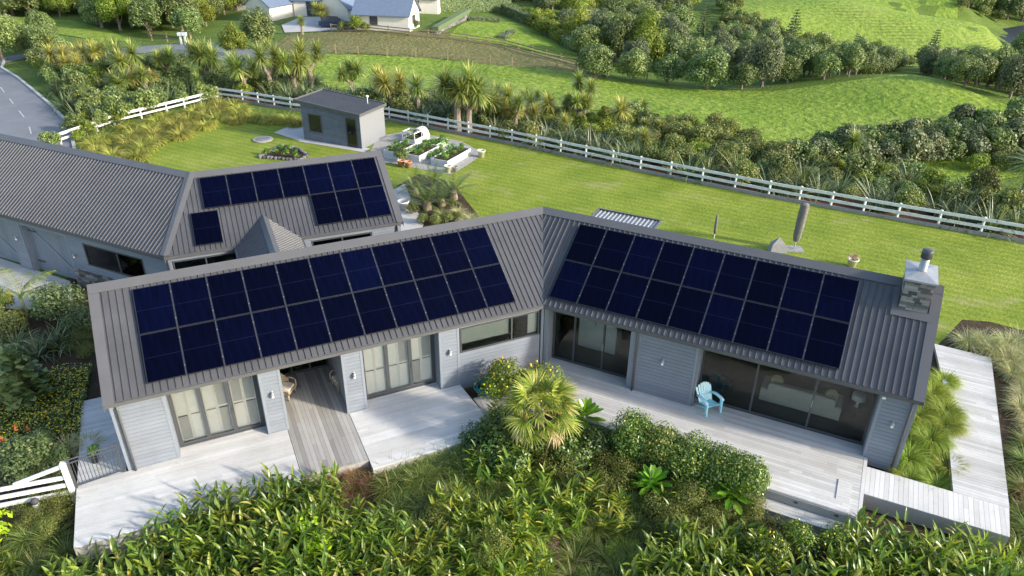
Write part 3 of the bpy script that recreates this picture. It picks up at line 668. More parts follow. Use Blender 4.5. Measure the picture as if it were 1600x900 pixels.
# ------------------------------------------------------------------ decks
def deckboards(fr, poly, along, z, w=.14, gap=.006, th=.028):
    """boards laid along 'u' or 'v', cut to a convex outline (u, v)"""
    mb = MB(); k = 1 if along == 'u' else 0
    lo = min(p[k] for p in poly); hi = max(p[k] for p in poly); x = lo; row = 0
    while x < hi:
        q = clip(poly, *((0, 1, x+w-gap) if k else (1, 0, x+w-gap))); q = clip(q, *((0, -1, -x) if k else (-1, 0, -x))) if q else q
        if q and len(q) > 2:
            a = min(p[1-k] for p in q); b = max(p[1-k] for p in q); c = a-rnd.uniform(0, 3)
            while c < b:
                e = c+rnd.uniform(2.4, 4.8); s_ = clip(q, *((1, 0, e-.002) if k else (0, 1, e-.002))); s_ = clip(s_, *((-1, 0, -c-.002) if k else (0, -1, -c-.002))) if s_ else s_
                if s_ and len(s_) > 2:
                    pts = [fr.P(p[0], p[1], z+rnd.uniform(-.0012, .0012)) for p in s_]
                    ar = sum(pts[i][0]*pts[(i+1) % len(pts)][1]-pts[(i+1) % len(pts)][0]*pts[i][1] for i in range(len(pts)))
                    if abs(ar) > 1e-3: mb.prism(pts if ar > 0 else pts[::-1], th)
                c = e
        x += w
    return mb
aL_, aR_ = math.atan2(FL.t[1], FL.t[0]), math.atan2(FR_.t[1], FR_.t[0])
PALE = [(0, (.53, .51, .48)), (.5, (.585, .57, .545)), (.9, (.63, .615, .59)), (1, (.68, .665, .64))]
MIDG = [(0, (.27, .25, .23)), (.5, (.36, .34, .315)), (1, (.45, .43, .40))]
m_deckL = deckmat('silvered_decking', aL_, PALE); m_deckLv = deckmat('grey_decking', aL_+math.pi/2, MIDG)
m_deckR = deckmat('silvered_decking_right', aR_, [(0, (.45, .435, .41)), (.5, (.52, .505, .48)), (1, (.59, .575, .55))]); m_deckRv = deckmat('boardwalk_decking', aR_+math.pi/2, PALE)
m_deckd = deckmat('deck_fascia', aR_, MIDG)
def deck(name, mb, m, label, under, th=.12, fr=None, legs=True):
    o = single(name, mb, m, label, 'deck')
    f = MB(); f.prism(under, th); part(o, 'frame', f, m_deckd)
    return o
def polyz(fr, pts, z): 
    q = [fr.P(u, v, z) for u, v in pts]; ar = sum(q[i][0]*q[(i+1) % len(q)][1]-q[(i+1) % len(q)][0]*q[i][1] for i in range(len(q)))
    return q if ar > 0 else q[::-1]
def mkdeck(name, fr, pts, along, m, label, z=0, drop=.6):
    deck(name, deckboards(fr, pts, along, z), m, label, polyz(fr, [(u, v) for u, v in pts], z-.0295), drop)
mkdeck('deck', FL, [(9.86, W0-.025), (16.36, W0-.025), (16.32, -2.7), (9.86, -2.7)], 'u', m_deckL, 'pale silvered timber deck in front of the left end shuttered doors')
for n_, (a, b) in enumerate(((10.5, 13.32), (4.2, 7.0))):
    part(house, 'threshold', deckboards(FL, [(a, W0-.02), (b, W0-.02), (b, .6), (a, .6)], 'u', 0), m_deckL)
mkdeck('deck', FL, [(7.70, 3.4), (9.84, 3.4), (9.84, -2.4), (7.34, -3.0), (7.34, W0-.03), (7.70, W0-.03)][0:0] or [(7.70, 3.38), (9.84, 3.38), (9.84, -2.4), (7.70, -2.6)], 'v', m_deckLv, 'grey timber walkway deck running out of the covered breezeway')
mkdeck('deck', FL, [(3.43, W0-.03), (7.68, W0-.03), (7.68, -3.05), (3.31, -3.0), (3.31, -1.6)], 'u', m_deckL, 'bright bleached timber deck before the middle shuttered doors')
mkdeck('deck', FR_, [(.0, .66), (11.85, .66), (11.85, -2.45), (2.2, -2.45), (.0, -1.6)], 'u', m_deckR, 'long shaded timber deck before the glass doors of the chimney end', drop=.3)
mkdeck('deck', FL, [(3.29, -.9), (1.6, -.9), (.6, -1.9), (3.29, -2.6)], 'v', m_deckLv, 'small grey plank strip beside the hose in the inner corner')
mkdeck('boardwalk', FR_, [(11.97, -.40), (16.03, -.40), (15.95, -1.72), (11.97, -1.78)], 'v', m_deckRv, 'pale boardwalk with crosswise planks along the right end of the house', drop=.55)
mkdeck('boardwalk', FR_, [(14.5, -.39), (16.04, -.39), (16.08, 8.9), (14.0, 8.98), (14.3, 6)], 'u', m_deckR, 'pale boardwalk running away past the right gable to the lawn', drop=.3)
mb = deckboards(FR_, [(11.856, .05), (11.965, .05), (11.965, -2.75), (11.856, -2.75)], 'v', .004); struct('deck_border', mb, m_deckL)
tag(bpy.data.objects['deck_border'], 'narrow border plank between the deck and the boardwalk', 'plank', kind='thing')
mkdeck('boardwalk', FL, [(14.95, 4.8), (16.4, 4.8), (16.36, .12), (14.95, .12)], 'u', m_deckL, 'blue shaded timber boardwalk beside the left gable wall', z=-.03)
mkdeck('deck', FR_, [(8.6, -2.455), (11.85, -2.455), (11.85, -2.95), (8.6, -2.95)], 'u', m_deckR, 'front strip of timber decking beneath the white L shaped upstand', drop=.3)
# raised L shaped border at the outer corner of the right deck
mb = deckboards(FR_, [(8.7, -2.44), (11.6, -2.44), (11.6, -2.93), (8.7, -2.93)], 'u', .022, th=.018); mb.add(deckboards(FR_, [(11.19, -1.45), (11.6, -1.45), (11.6, -2.435), (11.19, -2.435)], 'u', .022, th=.018))
single('plinth', mb, m_deckL, 'low white L shaped timber upstand at the front corner of the right deck', 'plinth')
st = thing('steps', FR_.P(10.2, -3.2, -.8), 'wide grey timber step below the front edge of the right deck', 'steps')
mb = MB(); mb.add(deckboards(FR_, [(8.6, -2.99), (11.85, -2.99), (11.85, -3.5), (8.6, -3.5)], 'u', -.34)); part(st, 'tread', mb, m_deckR)
mb = MB()
for i in range(2): mb.box(FR_, 8.6, 11.85, -2.985, -2.962, -.335+i*.152, -.187+i*.152)
for i in range(3): mb.box(FR_, 8.6, 11.85, -3.495, -3.47, -.83+i*.152, -.685+i*.152)
part(st, 'riser', mb, m_deckd)
for u in (9.0, 10.1, 11.3):
    mb = MB(); mb.box(FR_, u-.06, u+.06, -2.993, -2.9855, -.2, -.12); part(st, 'step_light', mb, m_frame)
lb = MB(); lb.add(deckboards(Fr((0, 0, 0), (1, 0, 0), (0, 1, 0)), [(p[0], p[1]) for p in G((-30, 552), (148, 527), (152, 560), (30, 575), (-30, 592))], 'v', -.27)); 
single('boardwalk', lb, deckmat('grey_boardwalk', R(90), MIDG), 'weathered grey boardwalk crossing the garden left of the house', 'boardwalk')
# ------------------------------------------------------------------ fences
def fence(name, path, label, cat, m, post_gap=2.0, rails=((.94, .18), (.52, .18)), post=.1, h=1.08, kick=None, group=None, rail_t=.04):
    t = thing(name, path[0], label, cat, group); 
    for a, b in zip(path, path[1:]):
        a = np.array(a, float); b = np.array(b, float); n_ = max(1, round(np.linalg.norm(b-a)/post_gap))
        pts = [a+(b-a)*i/n_ for i in range(n_+1)]
        for i, q in enumerate(pts[:-1] if b is not path[-1] and not np.allclose(b, path[-1]) else pts):
            mb = MB(); mb.beam((q[0], q[1], q[2]-.3), (q[0]+rnd.uniform(-.02, .02), q[1]+rnd.uniform(-.02, .02), q[2]+h+rnd.uniform(-.02, .03)), post, post, (1, .2, 0)); part(t, 'post', mb, m)
        d = (b-a)/np.linalg.norm(b-a); sd = np.array([d[1], -d[0], 0]); sd = -sd if sd[1] > 0 else sd
        off = sd*(post/2+rail_t/2+.002)
        for z, w in rails:
            mb = MB(); mb.beam(a+off+(0, 0, z), b+off+(0, 0, z), rail_t, w); part(t, 'rail', mb, m)
        if kick:
            mb = MB(); mb.beam(a+off*1.02+(0, 0, .1), b+off*1.02+(0, 0, .1), .05, .24); part(t, 'kickboard', mb, kick)
    return t
m_kick = simple('grey_timber', (.26, .255, .25), .8, var=.2, scale=5)
fpts = [gp(*q) for q in ((342,155),(380,160),(455,172),(609,188),(800,225),(1000,268),(1200,308),(1400,344),(1600,379),(1760,408))]
fence('rail_fence', fpts, 'long white two rail fence along the far edge of the back lawn', 'fence', m_whitew, kick=m_kick)
fp2 = [gp(*q) for q in ((96,226),(180,196),(262,176),(340,156))]
fence('rail_fence', fp2, 'white rail fence half hidden behind the golden tussocks by the road', 'fence', m_white, rails=((.78, .2), (.4, .15)), h=.86)
# white field gate style fence low in the left corner
fl = [np.array(q) for q in ((-17.6, 15.9, -.5), (-13.72, 17.05, -.35))]
t = thing('rail_fence', tuple(fl[1]), 'white painted rail fence with a diagonal brace in the lower left corner', 'fence')
for i, z in enumerate((.25, .55, .85)):
    mb = MB(); mb.beam(fl[0]+(-2, -.6, z), fl[1]+(0, 0, z), .05, .14); part(t, 'rail', mb, m_white)
mb = MB(); mb.beam(fl[1]+(-1.35, -.40, .9), fl[1]+(-.05, -.015, 1.28), .05, .13); part(t, 'brace', mb, m_white)
for q in (fl[1]+(.05, .02, 0), fl[0]):
    mb = MB(); mb.beam(q+(0, 0, -.4), q+(0, 0, 1.38), .16, .16, (1, .3, 0)); mb.beam(q+(0, 0, 1.38), q+(0, 0, 1.41), .19, .19, (1, .3, 0)); part(t, 'post', mb, m_white)
# dark metal pool style railing between that post and the house
a = np.array([-13.55, 17.12, 0]); b = np.array(FL.P(14.98, .12, 0)); t = thing('railing', tuple(a), 'dark metal bar railing between the white post and the left wall', 'railing')
for z in (.08, 1.0, 1.13):
    mb = MB(); mb.beam(a+(0, 0, z), b+(0, 0, z), .035, .035); part(t, 'rail', mb, m_frame)
for i in range(1, 14):
    q = a+(b-a)*i/14; mb = MB(); mb.beam(q+(0, 0, .098), q+(0, 0, .98), .016, .016, (1, .3, 0)); part(t, 'bar', mb, m_frame)
for q in (a, a+(b-a)*.985):
    mb = MB(); mb.beam(q+(0, 0, -.02), q+(0, 0, 1.16), .06, .06, (1, .3, 0)); part(t, 'post', mb, m_frame)
# little garden light
t = thing('garden_light', (-14.6, 16.6, th(-14.6, 16.6)), 'small white garden bollard light with a dark cap below the white fence', 'garden light')
mb = MB(); c = t.location; mb.lathe([(.10, 0), (.10, .42), (.09, .44)], c, 14); part(t, 'body', mb, m_white, True); mb = MB(); mb.lathe([(.12, .441), (.12, .5), (.07, .58), (.02, .6)], c, 14); part(t, 'cap', mb, m_dark, True)

# ------------------------------------------------------------------ shed
sa = np.array([-10.87, 51.07, HZ]); sb = np.array([-15.53, 53.15, HZ]); sd_ = (sb-sa); SW = np.linalg.norm(sd_); sd_ /= SW
FS = Fr((sa[0], sa[1], 0), sd_, (-sd_[1]*-1*-1, sd_[0], 0)); FS.n = np.array([-sd_[1], sd_[0], 0]); FS.n = FS.n if FS.n[1] > 0 else -FS.n
shed = thing('shed', tuple(sa), 'small grey weatherboard garden shed with a flat sloping steel roof', 'shed'); SD = 3.05
m_shed = islandmat('shed_paint', [(0, (.125, .148, .19)), (1, (.145, .168, .21))], .55, (3, 5), .35, .1)
m_shedp = simple('shed_paint_sunlit_side', (.195, .205, .22), .6, var=.04)  # sunlight on the end wall put into a paler colour than the front
def zs(u): return 2.36+.40*u/SW
mb = MB(); z = HZ
while z < 2.3: mb.hexa([FS.P(0, -.02, z), FS.P(SW, -.02, z), FS.P(SW, .03, z), FS.P(0, .03, z), FS.P(0, -.01, z+.13), FS.P(SW, -.01, z+.13), FS.P(SW, .03, z+.13), FS.P(0, .03, z+.13)]); z += .15
mb.hexa([FS.P(0, -.012, z), FS.P(SW, -.012, z), FS.P(SW, .03, z), FS.P(0, .03, z), FS.P(0, -.008, max(z+.01, zs(0))), FS.P(SW, -.008, zs(SW)), FS.P(SW, .03, zs(SW)), FS.P(0, .03, max(z+.01, zs(0)))])
part(shed, 'wall', mb, m_shed); mb = MB(); mb.box(FS, .04, SW-.04, .032, .05, HZ, 2.3); part(shed, 'lining', mb, m_dark)
mb = MB(); mb.hexa([FS.P(-.02, -.02, HZ), FS.P(.03, -.02, HZ), FS.P(.03, SD, HZ), FS.P(-.02, SD, HZ), FS.P(-.02, -.02, zs(0)), FS.P(.03, -.02, zs(0)), FS.P(.03, SD, zs(0)), FS.P(-.02, SD, zs(0))]); part(shed, 'wall', mb, m_shedp, label='plain end wall of the shed, coloured paler for the sun on it')
mb = MB(); mb.hexa([FS.P(SW-.03, .03, HZ), FS.P(SW, .03, HZ), FS.P(SW, SD, HZ), FS.P(SW-.03, SD, HZ), FS.P(SW-.03, .03, zs(SW)), FS.P(SW, .03, zs(SW)), FS.P(SW, SD, zs(SW)), FS.P(SW-.03, SD, zs(SW))]); mb.box(FS, .03, SW-.03, SD-.04, SD, HZ, 2.3); part(shed, 'wall', mb, m_shed)
mb = MB(); P = lambda u, v, h=0: FS.P(u, v, zs(u)+.06+h)
mb.prism([P(-.16, -.2), P(-.16, SD+.1), P(SW+.35, SD+.1), P(SW+.35, -.2)], .05)
v = -.1
while v < SD+.05: mb.hexa([P(-.1, v-.03, .001), P(SW+.2, v-.03, .001), P(SW+.2, v+.03, .001), P(-.1, v+.03, .001), P(-.1, v-.012, .035), P(SW+.2, v-.012, .035), P(SW+.2, v+.012, .035), P(-.1, v+.012, .035)]); v += .2
rf = part(shed, 'roof', mb, m_roof)
mb = MB()
for e in (((-.19, -.23), (SW+.38, -.23)), ((-.19, SD+.13), (SW+.38, SD+.13)), ((SW+.37, -.21), (SW+.37, SD+.11)), ((-.18, -.21), (-.18, SD+.11))): mb.beam(P(*e[0], -.02), P(*e[1], -.02), .06, .2)
part(rf, 'fascia', mb, m_trim)
def wframe(par, fr, u0, u1, v, z0, z1, name):
    d = bpy.data.objects.new(name, None); COL.objects.link(d); d.parent = par; lw = wloc(par)
    mb = MB()
    for q in ((u0, u0+.08, z0, z1), (u1-.08, u1, z0, z1), (u0+.081, u1-.081, z0, z0+.08), (u0+.081, u1-.081, z1-.08, z1)): mb.box(fr, q[0], q[1], v-.05, v+.03, q[2], q[3])
    part(d, 'frame', mb, m_frame); mb = MB(); mb.box(fr, u0+.081, u1-.081, v-.03, v-.022, z0+.081, z1-.081); part(d, 'glass', mb, simple('dark_glass', (.012, .013, .014), .05, spec=.6) if 'dark_glass' not in bpy.data.materials else bpy.data.materials['dark_glass'])
wframe(shed, FS, .28, 1.22, 0, HZ+.02, 2.05, 'door'); wframe(shed, FS, 3.35, 4.5, 0, .62, 1.95, 'window')
mb = MB(); mb.tube([FS.P(.9, 2.4, 2.4), FS.P(.9, 2.4, 2.95)], .03, 8); mb.lathe([(.02, 0), (.11, .05), (.12, .14), (.03, .2)], FS.P(.9, 2.4, 2.93), 10); part(shed, 'roof_vent', mb, m_white, True)
mb = drape(G((428,208),(470,190),(520,215),(478,224)), 1, .045); struct('concrete_pad', mb, m_conc)
mb = drape([tuple(FS.P(u, v, 0)[:2]) for u, v in ((-.5, -.6), (SW+.1, -.6), (SW+.1, .3), (-.5, .3))], 1, .04); struct('path', mb, m_conc)
mb = drape(G((609,300),(632,288),(662,352),(652,372),(600,372)), 1, .04); struct('path', mb, m_conc)
struct('driveway', drape(G((-70,398),(0,404),(60,424),(110,440),(112,470),(60,485),(-80,480)), 1.2, .035), m_conc)

# ------------------------------------------------------------------ vegetable garden
struct('gravel', drape(G((706,274),(757,241),(722,222),(640,205),(590,214),(575,244),(600,254)), 1, .04), m_gravel)
m_bed = islandmat('planter_boards', [(0, (.5, .5, .48)), (1, (.62, .62, .6))], .7, (6, 6), .3, .2)
bd = np.array([.445, .895, 0]); bd /= np.linalg.norm(bd); FBED = Fr((0, 0, 0), bd, (bd[1], -bd[0], 0))   # u along the bed, v to the right
def raised_bed(x, y, L, Wd, h, label, open_front=False):
    fr = Fr((x, y, 0), FBED.t, FBED.n); t = thing('raised_bed', (x, y, HZ), label, 'raised bed', 'raised vegetable beds'); e = .05
    for i, (u0, u1, v0, v1) in enumerate(((0, L, 0, e), (0, L, Wd-e, Wd), (0, e, e, Wd-e), (L-e, L, e, Wd-e))):
        mb = MB(); n_ = 3
        for k in range(n_): mb.box(fr, u0, u1, v0, v1, HZ+k*h/n_+.004, HZ+(k+1)*h/n_)
        part(t, 'side_board', mb, m_bed)
    mb = MB(); mb.box(fr, e, L-e, e, Wd-e, HZ, HZ+h-.08); part(t, 'soil', mb, m_soil)
    return fr, h
beds = [(-5.62, 47.9, 3.15, 1.35, .52, 'long white raised bed nearest the lawn corner'), (-7.55, 48.75, 2.6, 1.25, .55, 'middle raised bed holding leafy greens'),
        (-6.35, 51.35, 1.6, .9, .45, 'low raised bed behind the middle one'), (-9.05, 49.3, 2.2, 1.2, .6, 'raised bed against the shed corner'), (-8.2, 52.4, 2.0, 1.15, .5, 'far raised bed with an open frame')]
bfr = [raised_bed(*b) for b in beds]
# open timber frame over the far bed
fr, h = bfr[4]; t = thing('cold_frame', fr.P(.1, .1, HZ+h), 'pale open timber cold frame standing on the far raised bed', 'cold frame')
for q in ((0.05, .05), (1.0, .05), (1.0, 1.1), (.05, 1.1)):
    mb = MB(); mb.beam(fr.P(q[0], q[1], HZ+h), fr.P(q[0], q[1], HZ+h+.42), .06, .06, (1, .2, 0)); part(t, 'post', mb, m_bed)
for a, b in (((0.05, .05), (1.0, .05)), ((1.0, .05), (1.0, 1.1)), ((1.0, 1.1), (.05, 1.1)), ((.05, 1.1), (.05, .05))):
    mb = MB(); mb.beam(fr.P(*a, HZ+h+.45), fr.P(*b, HZ+h+.45), .06, .08); part(t, 'rail', mb, m_bed)
mb = MB(); n_ = 8
for i in range(n_):
    a0 = math.pi*i/n_; a1 = math.pi*(i+1)/n_; c0, s0, c1, s1 = math.cos(a0), math.sin(a0), math.cos(a1), math.sin(a1)
    mb.hexa([fr.P(1.25+0*c0, .58-.5*c0, HZ+h+.45*s0), fr.P(2.0, .58-.5*c0, HZ+h+.45*s0), fr.P(2.0, .58-.5*c1, HZ+h+.45*s1), fr.P(1.25, .58-.5*c1, HZ+h+.45*s1), fr.P(1.25, .58-.49*c0, HZ+h+.44*s0+.001), fr.P(2.0, .58-.49*c0, HZ+h+.44*s0+.001), fr.P(2.0, .58-.49*c1, HZ+h+.44*s1+.001), fr.P(1.25, .58-.49*c1, HZ+h+.44*s1+.001)])
single('cloche', mb, m_white, 'white arched cloche cover at the back of the far raised bed', 'cloche')
m_terra = simple('terracotta', (.5, .24, .14), .75, var=.15); m_potc = simple('cream_pot', (.62, .58, .45), .6, var=.1)
def pot(x, y, z, r_, h, m, label, group=None):
    t = thing('plant_pot', (x, y, z), label, 'plant pot', group); mb = MB()
    mb.lathe([(r_*.68, 0), (r_*.95, h*.85), (r_*1.08, h*.86), (r_*1.08, h), (r_*.92, h), (r_*.88, h*.8)], (x, y, z), 18); part(t, 'pot', mb, m, True)
    mb = MB(); mb.lathe([(r_*.87, h*.78), (.01, h*.82)], (x, y, z), 18); part(t, 'soil', mb, m_soil)
for px, py, r_, h, m, lab in ((627,260,.26,.42,m_terra,'terracotta pot left of its twin below the leafy bush'), (638,262,.26,.42,m_terra,'terracotta pot right of its twin before the middle raised bed'), (700,270,.24,.48,m_potc,'cream pot at the near corner of the gravel'), (711,269,.2,.36,m_gravel,'grey stone pot beside the cream pot on the gravel corner'), (752,246,.28,.5,m_potc,'cream pot at the far right corner of the gravel'), (631,328,.33,.55,m_white,'white round pot beside the rear wing wall')):
    q = gp(px, py); pot(q[0], q[1], q[2]+.03, r_, h, m, lab)
q = gp(1330, 417); pot(q[0], q[1], q[2]+.02, .27, .45, m_potc, 'cream pot with a dry plant behind the chimney end roof')
q = (-13.9+.25, 18.05, -.03); pot(-14.35+.75, 18.35, -.03, .16, .3, m_dark, 'dark pot at the foot of the left gable wall')
t = thing('manhole_cover', gp(411, 219), 'round grey manhole cover set in the back lawn', 'manhole cover'); c = np.array(t.location)
mb = MB(); mb.lathe([(.72, .02), (.72, .1), (.55, .105)], c, 24); part(t, 'surround', mb, m_gravel); mb = MB(); mb.lathe([(.52, .106), (.52, .14), (.1, .145)], c, 24); part(t, 'lid', mb, m_asphalt)
# stone edged bed near the lawn hole
sb_ = [np.array(gp(*q)) for q in ((405,247),(440,229),(465,234),(482,244),(470,252))]
mb = MB()
for a, b in zip(sb_, sb_[1:]+sb_[:1]):
    n_ = int(np.linalg.norm(b-a)/.28)
    for i in range(n_): q = a+(b-a)*(i+.5)/n_; mb.lathe([(.08, -.05), (.15, .05), (.13, .16), (.05, .2)], q+np.array((rnd.uniform(-.05, .05), rnd.uniform(-.05, .05), 0)), 7)
single('stone_edging', mb, m_stone, 'ring of pale stones round a small bed in the back lawn', 'stone edging')
struct('soil_bed', drape([tuple(q[:2]) for q in sb_], .6, .05), m_soil)

# ------------------------------------------------------------------ seats, umbrella, hose
def chair_adirondack():
    t = thing('garden_chair', (7.2, 21.42, 0), 'turquoise slatted garden armchair on the deck before the wide glass doors', 'armchair', rz=R(22))
    m = simple('turquoise_plastic', (.36, .76, .83), .4, var=.05); mt = simple('turquoise_plastic_pale', (.6, .87, .89), .4, var=.04)
    def bx(*a):
        mb = MB(); mb.box(WORLD, *a); return mb
    # local: facing -y, seat slopes back
    for i in range(5):
        mb = MB(); y0 = -.28+i*.11; mb.hexa([(-.27, y0, .36-i*.022), (.27, y0, .36-i*.022), (.27, y0+.1, .34-i*.022), (-.27, y0+.1, .34-i*.022), (-.27, y0, .38-i*.022), (.27, y0, .38-i*.022), (.27, y0+.1, .36-i*.022), (-.27, y0+.1, .36-i*.022)]); part(t, 'seat_slat', mb, m, local=True)
    hs = (.58, .68, .74, .76, .74, .68, .58)
    for i, hh in enumerate(hs):
        x = (i-3)*.085; w_ = .036; mb = MB()
        P = lambda xx, k, d=0: (xx*(1+.25*k), .22+.30*k+d, .26+hh*k*.92 if k else .24)
        mb.hexa([P(x-w_, 0), P(x+w_, 0), P(x+w_, 0, .025), P(x-w_, 0, .025), P(x-w_, 1), P(x+w_, 1), P(x+w_, 1, .025), P(x-w_, 1, .025)]); part(t, 'back_slat', mb, mt, local=True)
    mb = MB(); mb.beam((-.33, .36, .50), (.33, .36, .50), .05, .08); part(t, 'back_rail', mb, m, local=True)
    for s in (-1, 1):
        mb = MB(); mb.tube([(s*.33, .36, .52), (s*.36, .1, .60), (s*.37, -.2, .60), (s*.37, -.34, .57)], [.05, .062, .066, .055], 8); part(t, 'armrest', mb, mt, True, local=True)
        mb = MB(); mb.hexa([(s*.33-.03, -.36, 0), (s*.33+.03, -.36, 0), (s*.33+.03, -.27, 0), (s*.33-.03, -.27, 0), (s*.34-.035, -.33, .57), (s*.34+.035, -.33, .57), (s*.34+.035, -.22, .57), (s*.34-.035, -.22, .57)]); part(t, 'leg', mb, m, local=True)
        mb = MB(); mb.hexa([(s*.3-.025, .48, 0), (s*.3+.025, .48, 0), (s*.3+.025, .56, 0), (s*.3-.025, .56, 0), (s*.3-.025, -.3, .30), (s*.3+.025, -.3, .30), (s*.3+.025, -.3, .38), (s*.3-.025, -.3, .38)]); part(t, 'leg', mb, m, local=True)
chair_adirondack(); bpy.data.objects['garden_chair'].scale = (.92, .92, .95)
m_wicker = simple('wicker', (.36, .29, .2), .7, var=.35, scale=28, bmp=.6, bscale=60); m_cush = simple('cushion_cloth', (.66, .62, .54), .9, var=.06)
def wicker(loc, rz, label):
    t = thing('wicker_chair', loc, label, 'wicker chair', 'wicker chairs in the breezeway', rz)
    mb = MB(); mb.box(WORLD, -.3, .3, -.32, .3, .26, .36); part(t, 'seat', mb, m_wicker, local=True)
    mb = MB()
    n_ = 12
    for i in range(n_):
        a0 = math.pi*(-.02+1.04*i/n_); a1 = math.pi*(-.02+1.04*(i+1)/n_); h0 = .58+.42*max(0, math.sin(a0))**1.5; h1 = .58+.42*max(0, math.sin(a1))**1.5
        q = lambda a, r_, z: (r_*math.cos(a), .0+r_*math.sin(a)*.95, z)
        mb.hexa([q(a0, .34, .1), q(a1, .34, .1), q(a1, .29, .1), q(a0, .29, .1), q(a0, .4, h0), q(a1, .4, h1), q(a1, .35, h1), q(a0, .35, h0)])
    part(t, 'backrest', mb, m_wicker, local=True)
    for x, y in ((-.27, -.28), (.27, -.28), (-.25, .24), (.25, .24)):
        mb = MB(); mb.tube([(x, y, 0), (x, y, .28)], .03, 8); part(t, 'leg', mb, m_wicker, True, local=True)
    for s in (-1, 1):
        mb = MB(); mb.tube([(s*.37, .05, .58), (s*.36, -.2, .6), (s*.32, -.32, .54), (s*.3, -.32, .3)], .035, 8); part(t, 'armrest', mb, m_wicker, True, local=True)
    mb = MB(); mb.hexa([(-.25, -.29, .361), (.25, -.29, .361), (.25, .2, .361), (-.25, .2, .361), (-.24, -.28, .45), (.24, -.28, .45), (.24, .19, .45), (-.24, .19, .45)])
    c = Matrix.Rotation(rz, 4, 'Z'); cm = single('seat_cushion', mb, m_cush, 'pale cushion on the '+label.split(' against')[0].split(' at')[0], 'cushion'); cm.location = loc; cm.rotation_euler.z = rz
wicker((-6.35, 22.55, 0), R(-55), 'tall wicker armchair against the right side wall of the breezeway')
wicker((-8.35, 21.95, 0), R(80), 'wicker armchair at the left side of the breezeway, mostly hidden')
q = (-.93, 22.45); m_hose = simple('teal_hose', (.01, .20, .22), .4)
mb = MB(); path = []
for i in range(260):
    a = i*.28; rr = .30+.13*math.sin(i*.37)*.5+.06*rnd.random(); path.append((q[0]+rr*1.15*math.cos(a), q[1]+rr*math.sin(a), .03+.16*(i/260)+.03*rnd.random()))
mb.tube(path, .013, 5); single('garden_hose', mb, m_hose, 'coiled teal garden hose beside the lemon bush in the inner corner', 'hose', smooth=True)
m_canvas = simple('folded_canvas', (.14, .132, .125), .85, var=.2, scale=4); 
u0 = np.array([14.92, 35.3, HZ+.02]); t = thing('patio_umbrella', tuple(u0), 'closed grey brown patio umbrella standing on the lawn behind the roof', 'umbrella')
mb = MB(); mb.tube([u0+(0, 0, .06), u0+(.1, .03, 2.55)], .035, 10); part(t, 'pole', mb, m_white, True)
mb = MB(); n_ = 18
prof = [(.15, .5), (.2, .75), (.215, 1.5), (.215, 2.1), (.205, 2.52), (.19, 2.58), (.03, 2.6)]
k0 = len(mb.v)
for i, (r_, z) in enumerate(prof):
    for j in range(n_): a = 2*math.pi*j/n_; rr = r_*(1+.08*math.cos(a*6+z)); mb.v.append((u0[0]+.04*z+rr*math.cos(a), u0[1]+.012*z+rr*math.sin(a), u0[2]+z))
for i in range(len(prof)-1):
    for j in range(n_): j2 = (j+1) % n_; mb.f.append((i*n_+j, i*n_+j2, (i+1)*n_+j2, (i+1)*n_+j))
part(t, 'canopy', mb, m_canvas, True)
mb = MB(); mb.box(WORLD, u0[0]-.45, u0[0]+.45, u0[1]-.35, u0[1]+.35, u0[2], u0[2]+.06); part(t, 'base', mb, m_kick)
q = np.array(gp(1214, 392)); t = thing('barbecue', tuple(q), 'covered barbecue under a pale grey peaked cover behind the ridge', 'barbecue')
mb = MB(); base = [q+(x, y, .02) for x, y in ((-.45, -.3), (.45, -.3), (.45, .3), (-.45, .3))]; top = [q+(x, y, .42) for x, y in ((-.35, -.2), (.35, -.2), (.35, .2), (-.35, .2))]; mb.hexa(base+top)
for i in range(4): mb.poly([top[i]+(0, 0, .002), top[(i+1) % 4]+(0, 0, .002), q+(0, 0, .8)])
part(t, 'cover', mb, simple('cover_cloth', (.22, .22, .22), .8))
q = np.array([10.99, 36.6, HZ]); t = thing('patio_umbrella', tuple(q), 'slim pointed closed umbrella left of the larger one behind the ridge', 'umbrella')
mb = MB(); mb.lathe([(.06, .3), (.085, .6), (.085, 1.0), (.07, 1.25), (.01, 1.45)], q, 12); part(t, 'canopy', mb, m_canvas, True); mb = MB(); mb.tube([q+(0, 0, 0), q+(0, 0, .5)], .03, 8); part(t, 'pole', mb, m_white)

# ------------------------------------------------------------------ inside the living room
m_sofa = simple('sofa_linen', (.62, .58, .48), .9, var=.06); m_pill = simple('cushion_ochre', (.6, .5, .26), .9)
so = thing('sofa', FR_.P(9.5, 2.0, 0), 'long cream sofa with its back to the wide glass doors', 'sofa', rz=aR_)
def rbox(mb, x0, x1, y0, y1, z0, z1, b=.05):
    mb.hexa([(x0, y0, z0), (x1, y0, z0), (x1, y1, z0), (x0, y1, z0), (x0, y0, z1-b), (x1, y0, z1-b), (x1, y1, z1-b), (x0, y1, z1-b)])
    mb.hexa([(x0, y0, z1-b+.0005), (x1, y0, z1-b+.0005), (x1, y1, z1-b+.0005), (x0, y1, z1-b+.0005), (x0+b, y0+b, z1), (x1-b, y0+b, z1), (x1-b, y1-b, z1), (x0+b, y1-b, z1)])
mb = MB(); rbox(mb, -1.15, 1.15, -.42, -.2, .08, .86); part(so, 'backrest', mb, m_sofa, local=True)
mb = MB(); rbox(mb, -1.15, 1.15, -.198, .5, .08, .46); part(so, 'seat', mb, m_sofa, local=True)
for s in (-1, 1): mb = MB(); rbox(mb, s*1.27-.118, s*1.27+.118, -.42, .5, .08, .62); part(so, 'armrest', mb, m_sofa, local=True)
